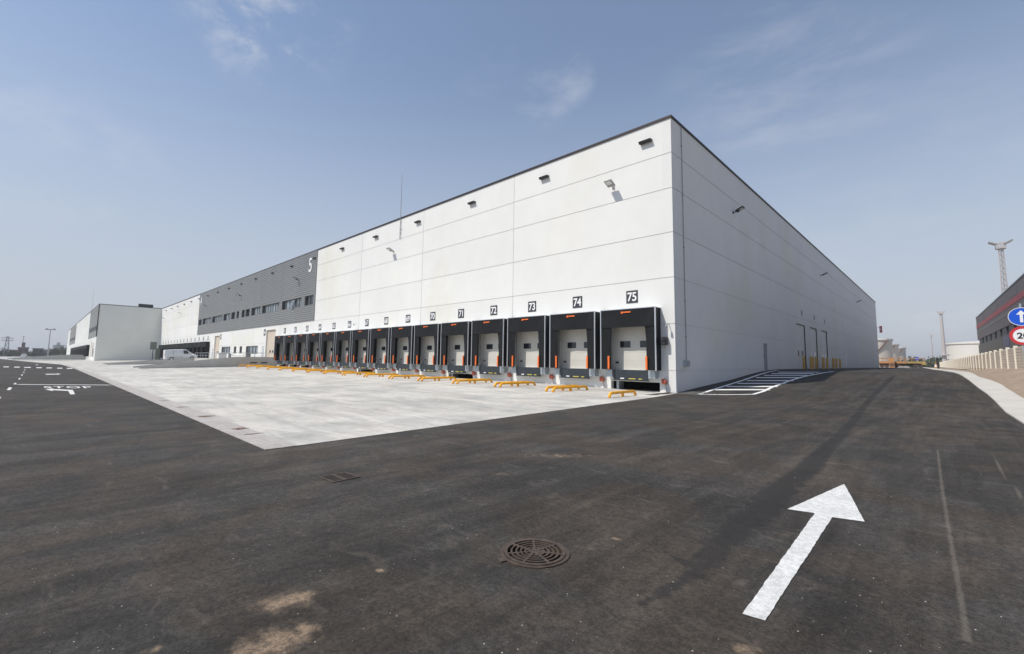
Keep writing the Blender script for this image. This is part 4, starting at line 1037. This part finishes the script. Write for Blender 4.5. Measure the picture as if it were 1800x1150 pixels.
# local frame: x along facade (towards camera), y outward? (rotate so that +y is away from road)
DARKB = mat('dark_building_cladding', (.105, .085, .085), .55, noise=[(.4, .12, 3, (1, 1, 3)), (2, .05, 3, I1)])
REDS = mat('faded_red_stripe', (.30, .055, .06), .6, noise=[(.6, .15, 3, I1)]); GRS = mat('grey_stripe', (.17, .165, .155), .6)
BE = mat('lower_wall_grey', (.13, .125, .11), .7, noise=[(.4, .08, 3, I1)])
T = 12.0; LEN = 110
mb = MB(); mb.box(0, LEN, 0, 30, 7.3, T); mb.build('upper_wall', DARKB, bb)
mb = MB(); mb.box(0, LEN, .05, 30, -.3, 6.2); mb.build('lower_wall', BE, bb)
mb = MB(); mb.box(0, LEN, .25, 29.8, 6.2, 7.3); mb.build('core_wall', BE, bb)
mb = MB(); mb.box(0, LEN, -.03, 0, 9.65, 10.4); mb.build('red_stripe', REDS, bb)
mb = MB(); mb.box(0, LEN, -.03, 0, 8.75, 9.0); mb.build('grey_stripe', GRS, bb)
mb = MB(); mb.box(-.1, LEN, -.08, .3, T, T+.12); mb.build('roof_edge', GALV, bb)
for k in range(16):
    f = MB(); a = 4.3+k*7.1; f.box(a, a+4.6, .10, .26, 6.22, 7.28); fo = f.build('window', FRAME, bb); f = MB(); f.box(a+.15, a+4.45, .08, .098, 6.3, 7.2); f.build('pane', LAMPD, fo)
    if a > 100: break
f = MB(); f.box(40.6, 46.6, .02, .055, .2, 6.1); f.build('entrance', mat('dark_blue_entrance', (.012, .012, .08), .4), bb)
for k in range(4): f = MB(); f.box(12+k*20, 17+k*20, -.02, 0, 10.6, 11.5); f.build('wall_panel', DARKB, bb)

# traffic signs on a post by the kerb
sp_ = Vector((12.10, -.86, 0)); o = empty('road_sign', (sp_.x, sp_.y, .05), 'blue arrow sign above a red-ringed 20 speed limit on one post', 'road sign')
o.rotation_euler = (0, 0, R_(-3))
MB().tube([(0, .05, -.1), (0, .05, 3.65)], .03, 8).build('post', GALV, o)
def rdisc(name, r, z, y0, y1, m_, par, r_in=0):
    q = MB()
    if r_in:
        n = 48
        for k in range(n):
            a, b = 2*math.pi*k/n, 2*math.pi*(k+1)/n
            q.face([(r_in*math.cos(a), y0, z+r_in*math.sin(a)), (r*math.cos(a), y0, z+r*math.sin(a)), (r*math.cos(b), y0, z+r*math.sin(b)), (r_in*math.cos(b), y0, z+r_in*math.sin(b))])
    else: q.prism([(a, z+b) for a, b in disc(r, 0, 48)], y0, y1, 'y')
    return q.build(name, m_, par)
bd = rdisc('blue_disc', .30, 3.21, 0, .02, BLUEP, o)
rdisc('white_rim', .30, 3.21, -.003, 0, WHITEP, bd, .284)
ar = MB(); ar.face([(-.035, -.004, 3.02), (.035, -.004, 3.02), (.035, -.004, 3.28), (-.035, -.004, 3.28)]); ar.face([(-.115, -.004, 3.28), (.115, -.004, 3.28), (0, -.004, 3.42)]); ar.build('white_arrow', WHITEP, bd)
ld = rdisc('limit_disc', .30, 2.585, 0, .02, WHITEP, o)
rdisc('red_ring', .305, 2.585, -.003, 0, REDP, ld, .225)
text_obj('speed_digits', '20', .27, BLACKP, Matrix.Translation((.0, -.004, 2.585)) @ FRONT, ld, bold=.008, ext=.001)

# ------------------------------------------------------------------ far right: tanks, towers, trailers
def place(u, r): p = far(u, 642, r); return p.x, p.y
TANK = mat('cream_tank', (.56, .52, .46), .6, noise=[(.15, .05, 3, I1), (.6, .05, 3, (1, 1, .2))])
TANKW = mat('white_tank', (.72, .70, .64), .6, noise=[(.1, .04, 3, I1)])
def zat(u, v, r): return far(u, v, r).z
def tank(u, r, rad, vtop, lab, m_=TANK, steps=True, grp='cream storage tanks beyond the ramp'):
    x, y = place(u, r); h = zat(u, vtop, r)
    o = empty('storage_tank', (x, y, 0), lab, 'storage tank', grp)
    MB().lathe([(rad, 0), (rad, h*.33), (rad+.05, h*.33), (rad+.05, h*.335), (rad, h*.335), (rad, h)], 48).build('shell', m_, o, smooth=False)
    MB().lathe([(rad+.5, h-.9), (rad+.5, h), (rad, h+.02), (rad*.6, h+rad*.04), (.01, h+rad*.06)], 48).build('roof_dome', TANKW, o)
    if steps:
        pts = []
        for k in range(24):
            t = k/23; a = -2.2+1.5*t; pts.append((math.cos(a)*(rad+.5), math.sin(a)*(rad+.5), 1+t*(h-1.5)))
        MB().tube(pts, .35, 5).build('stairway', RUSTC, o)
    return o
tank(1540, 324, 7.6, 596.5, 'largest cream storage tank, just right of the warehouse end')
tank(1556, 398, 7.6, 605.5, 'middle cream storage tank of the three beyond the ramp')
tank(1572, 467, 7.4, 611.5, 'rightmost and smallest cream tank of the three beyond the ramp')
tank(1733, 400, 17, 603, 'wide white storage tank with stairway beyond the fence', TANKW, True, 'white tanks beyond the fence')
MASTM = mat('mast_steel_pinkish', (.50, .47, .46), .6, .2)
def lattice(u, r, vtop, w0, w1, lab, plat=True, big=True):
    x, y = place(u, r); h = zat(u, vtop, r); o = empty('light_mast', (x, y, 0), lab, 'light mast', 'floodlight masts beyond the fence')
    leg = MB()
    n = int(h/(w0*1.1))
    for sx_ in (-1, 1):
        for sy_ in (-1, 1): leg.tube([(sx_*w0, sy_*w0, 0), (sx_*w1, sy_*w1, h)], .09, 5)
    leg.build('legs', MASTM, o)
    br = MB()
    for i in range(n):
        za, zb_ = h*i/n, h*(i+1)/n; wa, wb_ = w0+(w1-w0)*i/n, w0+(w1-w0)*(i+1)/n
        s = 1 if i % 2 else -1
        for q in (-1, 1):
            br.tube([(-s*wa, q*wa, za), (s*wb_, q*wb_, zb_)], .06, 4); br.tube([(q*wa, -s*wa, za), (q*wb_, s*wb_, zb_)], .06, 4)
            br.tube([(-wa, q*wa, za), (wa, q*wa, za)], .05, 4)
    br.build('lattice_braces', MASTM, o)
    MB().tube([(0, 0, 0), (0, 0, h)], w1*.18, 6).build('core_pole', MASTM, o)
    pf = MB(); pw_ = w1*2.3; pf.box(-pw_, pw_, -pw_, pw_, h-.2, h+.15)
    for q in (-1, 1):
        pf.box(-pw_, pw_, q*pw_-.08, q*pw_+.08, h+1.0, h+1.2); pf.box(q*pw_-.08, q*pw_+.08, -pw_, pw_, h+1.0, h+1.2)
        for k in range(5): xx = -pw_+k*pw_/2; pf.box(xx-.06, xx+.06, q*pw_-.06, q*pw_+.06, h, h+1.1)
    pf.build('platform', MASTM, o)
    for q in (-1, 1):
        for k in range(3):
            f = MB(); M_ = Matrix.Translation((q*(pw_+.45), -.7+k*.7, h+1.2)) @ Matrix.Rotation(R_(-q*30), 4, 'Y'); f.box(-.75, .75, -.25, .25, -.1, .12, M=M_); f.build('lamp_head', LAMPG, o)
    return o
lattice(1778, 150, 434, .60, .34, 'tall lattice floodlight mast rising behind the dark building')
def pole_mast(u, r, vtop, rad, lab, grp='floodlight masts beyond the fence', head=2.6, mm=None, plat=False, bar=False):
    mm = mm or MASTM; x, y = place(u, r); h = zat(u, vtop, r); o = empty('light_mast', (x, y, 0), lab, 'light mast', grp)
    MB().tube([(0, 0, 0), (0, 0, h*.35), (0, 0, h)], [rad, rad*.8, rad*.5], 10).build('pole', mm, o)
    f = MB()
    if bar: f.box(-.2, .2, -head, head, h-.25, h+.15); f.box(-.3, .3, -head*.8, -head*.5, h+.15, h+.5); f.box(-.3, .3, head*.5, head*.8, h+.15, h+.5)
    else: f.prism([(-head*.45, h-.6), (head*.45, h-.6), (head*.7, h), (head, h+.5), (head*.5, h+.2), (-head*.5, h+.2), (-head, h+.5), (-head*.7, h)], -head*.5, head*.5, 'y')
    f.build('lamp_head', mm, o)
    if plat: MB().lathe([(rad*.8, h*.26), (rad*2, h*.26), (rad*2, h*.275), (rad*.8, h*.275)], 16).build('platform', mm, o)
    return o
pole_mast(1661, 220, 549, .72, 'grey floodlight mast standing left of the white tank', plat=True, head=1.25)
pole_mast(1640.5, 420, 589, .5, 'small distant floodlight mast left of the taller grey one', head=1.4)
# trailers, containers and yellow machinery at the far end of the road
TRY = mat('trailer_yellow', (.42, .29, .10), .6, noise=[(1, .2, 3, I1)]); TRO = mat('trailer_orange', (.50, .25, .10), .6); DK = mat('undercarriage', (.07, .05, .045), .8)
def trailer(u, r, ln, h0, h1, lab, m_=TRY, stakes=True):
    x, y = place(u, r); z = gz(x, y); o = empty('flat_trailer', (x, y, z-.06), lab, 'trailer', 'yellow trailers parked beyond the warehouse')
    MB().box(-ln/2, ln/2, -1.2, 1.2, h0, h1).build('bed', m_, o)
    if stakes:
        q = MB()
        for k in range(9): xx = -ln/2+.2+k*(ln-.4)/8; q.box(xx-.06, xx+.06, -1.2, -1.1, h1, h1+.9)
        q.box(-ln/2, ln/2, -1.2, -1.12, h1+.75, h1+.9); q.build('stakes', TRO, o)
    for k in (-.38, -.28, .3): 
        MB().tube([(k*ln, -1.15, .5), (k*ln, -.8, .5)], .5, 14).build('wheel', DK, o)
    MB().box(-ln*.42, ln*.42, -.7, .7, h0-.35, h0).build('chassis', DK, o)
trailer(1553, 150, 9, 1.1, 1.6, 'orange flat trailer with stakes next to the warehouse end', TRO)
trailer(1583, 160, 10, 1.2, 1.7, 'yellow flat trailer with stakes in front of the three tanks')
trailer(1604, 175, 6, .9, 1.25, 'low yellow trailer furthest right in front of the tanks', TRY, False)
x, y = place(1568, 148); o = empty('orange_barrier', (x, y, gz(x, y)-.06), 'upright orange frame between the two stake trailers', 'barrier'); MB().box(-.5, .5, -.2, .2, 0, 2.4).build('frame', TRO, o); MB().box(-.4, .4, -.25, -.2, .4, 1.2).build('panel', RUSTC, o)
x, y = place(1590, 140); o = empty('pallet_stack', (x, y, gz(x, y)-.06), 'pale pile of slabs under the yellow trailer', 'slab pile')
q = MB(); [q.box(-1.3+.15*k, 1.0-.15*k, -.6, .6, k*.16, k*.16+.13) for k in range(3)]; q.build('slabs', SLABC, o)
x, y = place(1613, 170); z = gz(x, y); o = empty('road_sign', (x, y, z-.06), 'small round blue sign with white bar beyond the road crest', 'road sign')
h = zat(1613, 630.5, 170)-z+.06; rdisc('blue_disc', .46, h, 0, .05, BLUEP, o); MB().box(-.28, .28, -.03, -.005, h-.07, h+.07).build('white_bar', WHITEP, o); MB().tube([(0, .1, 0), (0, .1, h)], .08, 6).build('post', GALV, o)
x, y = place(1648.5, 120); z = gz(x, y); o = empty('gate_post', (x, y, z-.06), 'dark post with orange cone beside the near end of the far fence', 'post'); MB().box(-.18, .18, -.18, .18, 0, 1.9).build('post', LAMPD, o); MB().box(-.24, .24, -.24, .24, 1.9, 2.0).build('cap', LAMPD, o)
x, y = place(1645, 118); z = gz(x, y); o = empty('traffic_cone', (x, y, z-.06), 'orange and white traffic cone at the far road edge', 'traffic cone'); MB().lathe([(.35, 0), (.35, .06), (.26, .06), (.08, 1.2), (.001, 1.22)], 16).build('cone_body', TRO, o); MB().lathe([(.215, .4), (.15, .8)], 16).build('white_band', WHITEP, o)

# ------------------------------------------------------------------ far left skyline
BRK = mat('brick_building', (.17, .085, .07), .85, noise=[(.2, .1, 3, I1)]); GRB = mat('far_grey_building', (.30, .30, .29), .85, noise=[(.1, .1, 3, I1)]); DKB = mat('far_dark_shed', (.10, .105, .09), .85); PALE = mat('far_pale_building', (.50, .52, .50), .8)
def block(name, u0, u1, vt, r, m_, lab, cat='building', dep=20, extra=None):
    a, b = far(u0, 626, r), far(u1, 626, r); c = (a+b)/2; wd = (a-b).length; h = zat((u0+u1)/2, vt, r)
    ang = math.atan2(b.y-a.y, b.x-a.x); o = empty(name, (c.x, c.y, 0), lab, cat, rz=ang)
    MB().box(-wd/2, wd/2, 0, dep, -1, h).build('wall', m_, o); MB().box(-wd/2-.3, wd/2+.3, -.3, dep, h, h+.5).build('roof', GRB, o)
    q = MB(); n = max(2, int(wd/6))
    for k in range(n): xx = -wd/2+wd*(k+.3)/n; q.box(xx, xx+wd/n*.4, -.1, 0, h*.55, h*.75)
    if n <= 100: q.build('windows', GLASS, o)
    if extra: MB().box(-wd*.2, wd*.15, 2, dep*.6, h, h+extra).build('upper_storey', m_, o)
    return o
block('brick_building', 30, 49, 611.5, 500, BRK, 'reddish brick building on the left horizon', extra=4)
block('long_shed', 10, 30, 616, 520, BRK, 'low brown shed left of the brick building on the horizon')
block('dark_shed', 56, 75, 613.5, 450, DKB, 'dark low shed between brick building and light pole')
block('pale_building', 92, 110, 608, 560, PALE, 'pale building half hidden by trees on the left horizon', extra=3)
block('grey_shed', 72, 95, 615.5, 620, GRB, 'low grey shed behind the light pole on the left')
pole_mast(82, 330, 579, .28, 'slim light pole with crossbar on the left horizon', 'light poles on the left horizon', 2.0, LAMPG, bar=True)
pole_mast(36, 520, 592, .28, 'faint thin mast above the brick building', 'light poles on the left horizon', .5, LAMPG, bar=True)
x, y = place(8, 420); h = zat(8, 591, 420); o = empty('power_pylon', (x, y, 0), 'lattice power pylon with crossarms at the far left', 'pylon')
mb = MB()
for sx_ in (-1, 1):
    for sy_ in (-1, 1): mb.tube([(sx_*1.1, sy_*1.1, 0), (sx_*.4, sy_*.4, h)], .24, 4)
for i in range(9):
    t = i/9; wa = 1.1-.7*t; wb_ = 1.1-.7*(t+1/9); s = 1 if i % 2 else -1
    for q in (-1, 1): mb.tube([(-s*wa, q*wa, h*t), (s*wb_, q*wb_, h*(t+1/9))], .15, 4); mb.tube([(q*wa, -s*wa, h*t), (q*wb_, s*wb_, h*(t+1/9))], .15, 4)
mb.build('lattice_tower', LAMPG, o)
for k, zz in enumerate((.78, .90)): MB().box(-.3, .3, -2.6, 2.6, h*zz, h*zz+.35).build('crossarm', LAMPG, o)

# trees and shrubs: leaf clusters
BARK = mat('bark', (.09, .07, .055), .9)
LEAFS = [mat('leaves_dark', (.045, .06, .03), .8, noise=[(.5, .25, 2, I1)]), mat('leaves_olive', (.085, .095, .05), .8, noise=[(.5, .25, 2, I1)])]
def tree(u, vt, r, wd, lab, k, name='broadleaf_tree', grp='trees on the horizon'):
    rr = random.Random(int(u*7)); x, y = place(u, r); g0 = gz(x, y) if r < 250 else 0
    h = max(zat(u, vt, r)-g0, 1.2); o = empty(name, (x, y, g0-.1), lab, 'tree' if 'tree' in name else 'shrub', grp)
    MB().tube([(0, 0, 0), (.05*h, 0, h*.4), (0, .04*h, h*.75)], [h*.04, h*.028, h*.012], 6).build('trunk', BARK, o)
    mb = MB()
    cl = [(rr.gauss(0, wd*.32), rr.gauss(0, wd*.32), h*rr.uniform(.35, .92), wd*rr.uniform(.16, .34)) for _ in range(16)]
    for (cx_, cy_, cz_, cr_) in cl:
        for _ in range(70):
            d = Vector((rr.gauss(0, 1), rr.gauss(0, 1), rr.gauss(0, .8))).normalized()*cr_*rr.uniform(.5, 1.05)
            p = Vector((cx_, cy_, cz_))+d; s = wd*rr.uniform(.025, .06)
            a = Vector((rr.gauss(0, 1), rr.gauss(0, 1), rr.gauss(0, 1))).normalized()*s; b = a.orthogonal().normalized()*s
            if p.z < .1: continue
            mb.face([p-a, p-b*.7, p+a, p+b*.7], 0 if rr.random() < .6 else 1)
    mb.build('crown', LEAFS if k else LEAFS[::-1], o)
tree(1630, 633, 300, 10, 'dark green bushy tree on the horizon right of the tanks', 1)
tree(1622, 637, 260, 7, 'low olive bush left of the dark bushy tree near the crest', 0, 'shrub')
tree(1641, 637, 280, 7, 'olive shrub between bushy tree and gate post', 0, 'shrub')
tree(1604, 639, 290, 8, 'low dark shrub under the blue round sign', 1, 'shrub')
tree(1655, 634, 330, 7, 'dark shrub peeping over the far fence end', 1, 'shrub')
tree(1668, 631, 300, 8, 'small tree behind the fence left of the white tank', 1)
tl = ['leftmost dark tree on the left horizon', 'low tree right of the pylon', 'tree between the shed and the brick building', 'small dark tree right of the brick building', 'wide tree left of the pale building', 'grey-green tree in front of the pale building', 'tall tree at the right side of the pale building', 'last dark tree before the far wing']
for i, (u, vt, r, wd) in enumerate([(2, 614, 430, 6), (16, 618, 400, 5), (24, 619, 480, 4), (53, 618, 430, 4), (87, 614, 460, 6), (98, 613, 440, 6), (111, 609, 500, 7), (117, 613, 380, 5)]):
    tree(u, vt, r, wd, tl[i], i % 2)
# low dark scrub belts closing the horizon
def scrub(name, u0, u1, r, hmax, lab, n):
    rr = random.Random(int(r)); mb = MB()
    for _ in range(n):
        u = rr.uniform(u0, u1); rd = r*rr.uniform(.95, 1.25); x, y = place(u, rd); zz = rr.uniform(0, hmax)*(.6+.4*math.sin(u*.35)); s = rr.uniform(.6, 1.6)
        g0 = gz(x, y) if y > 60 else 0
        p = Vector((x, y, g0+zz)); a = Vector((rr.gauss(0, 1), rr.gauss(0, 1), rr.gauss(0, 1))).normalized()*s; b = a.orthogonal().normalized()*s
        mb.face([p-a, p-b*.7, p+a, p+b*.7], 0 if rr.random() < .6 else 1)
    tag(mb.build(name, LEAFS), lab, 'scrub', kind='stuff')
scrub('scrub', -20, 125, 620, 2.8, 'dark scrub belt along the left horizon', 7000)
scrub('scrub', 1590, 1700, 480, 6, 'dark scrub belt along the right horizon', 5000)

# ------------------------------------------------------------------ thin summer haze
HZM = bpy.data.materials.new('haze_air'); HZM.use_nodes = True; t = HZM.node_tree
for n in list(t.nodes):
    if n.type != 'OUTPUT_MATERIAL': t.nodes.remove(n)
pv = t.nodes.new('ShaderNodeVolumePrincipled'); pv.inputs['Color'].default_value = (.88, .91, .96, 1); pv.inputs['Density'].default_value = .0004; pv.inputs['Anisotropy'].default_value = .2
ho = [n for n in t.nodes if n.type == 'OUTPUT_MATERIAL'][0]; t.links.new(pv.outputs[0], ho.inputs['Volume'])
tag(MB().box(-4200, 4200, -3200, 4200, -1.2, 34).build('haze', HZM), 'thin pale summer haze over the whole site', 'haze', kind='stuff')
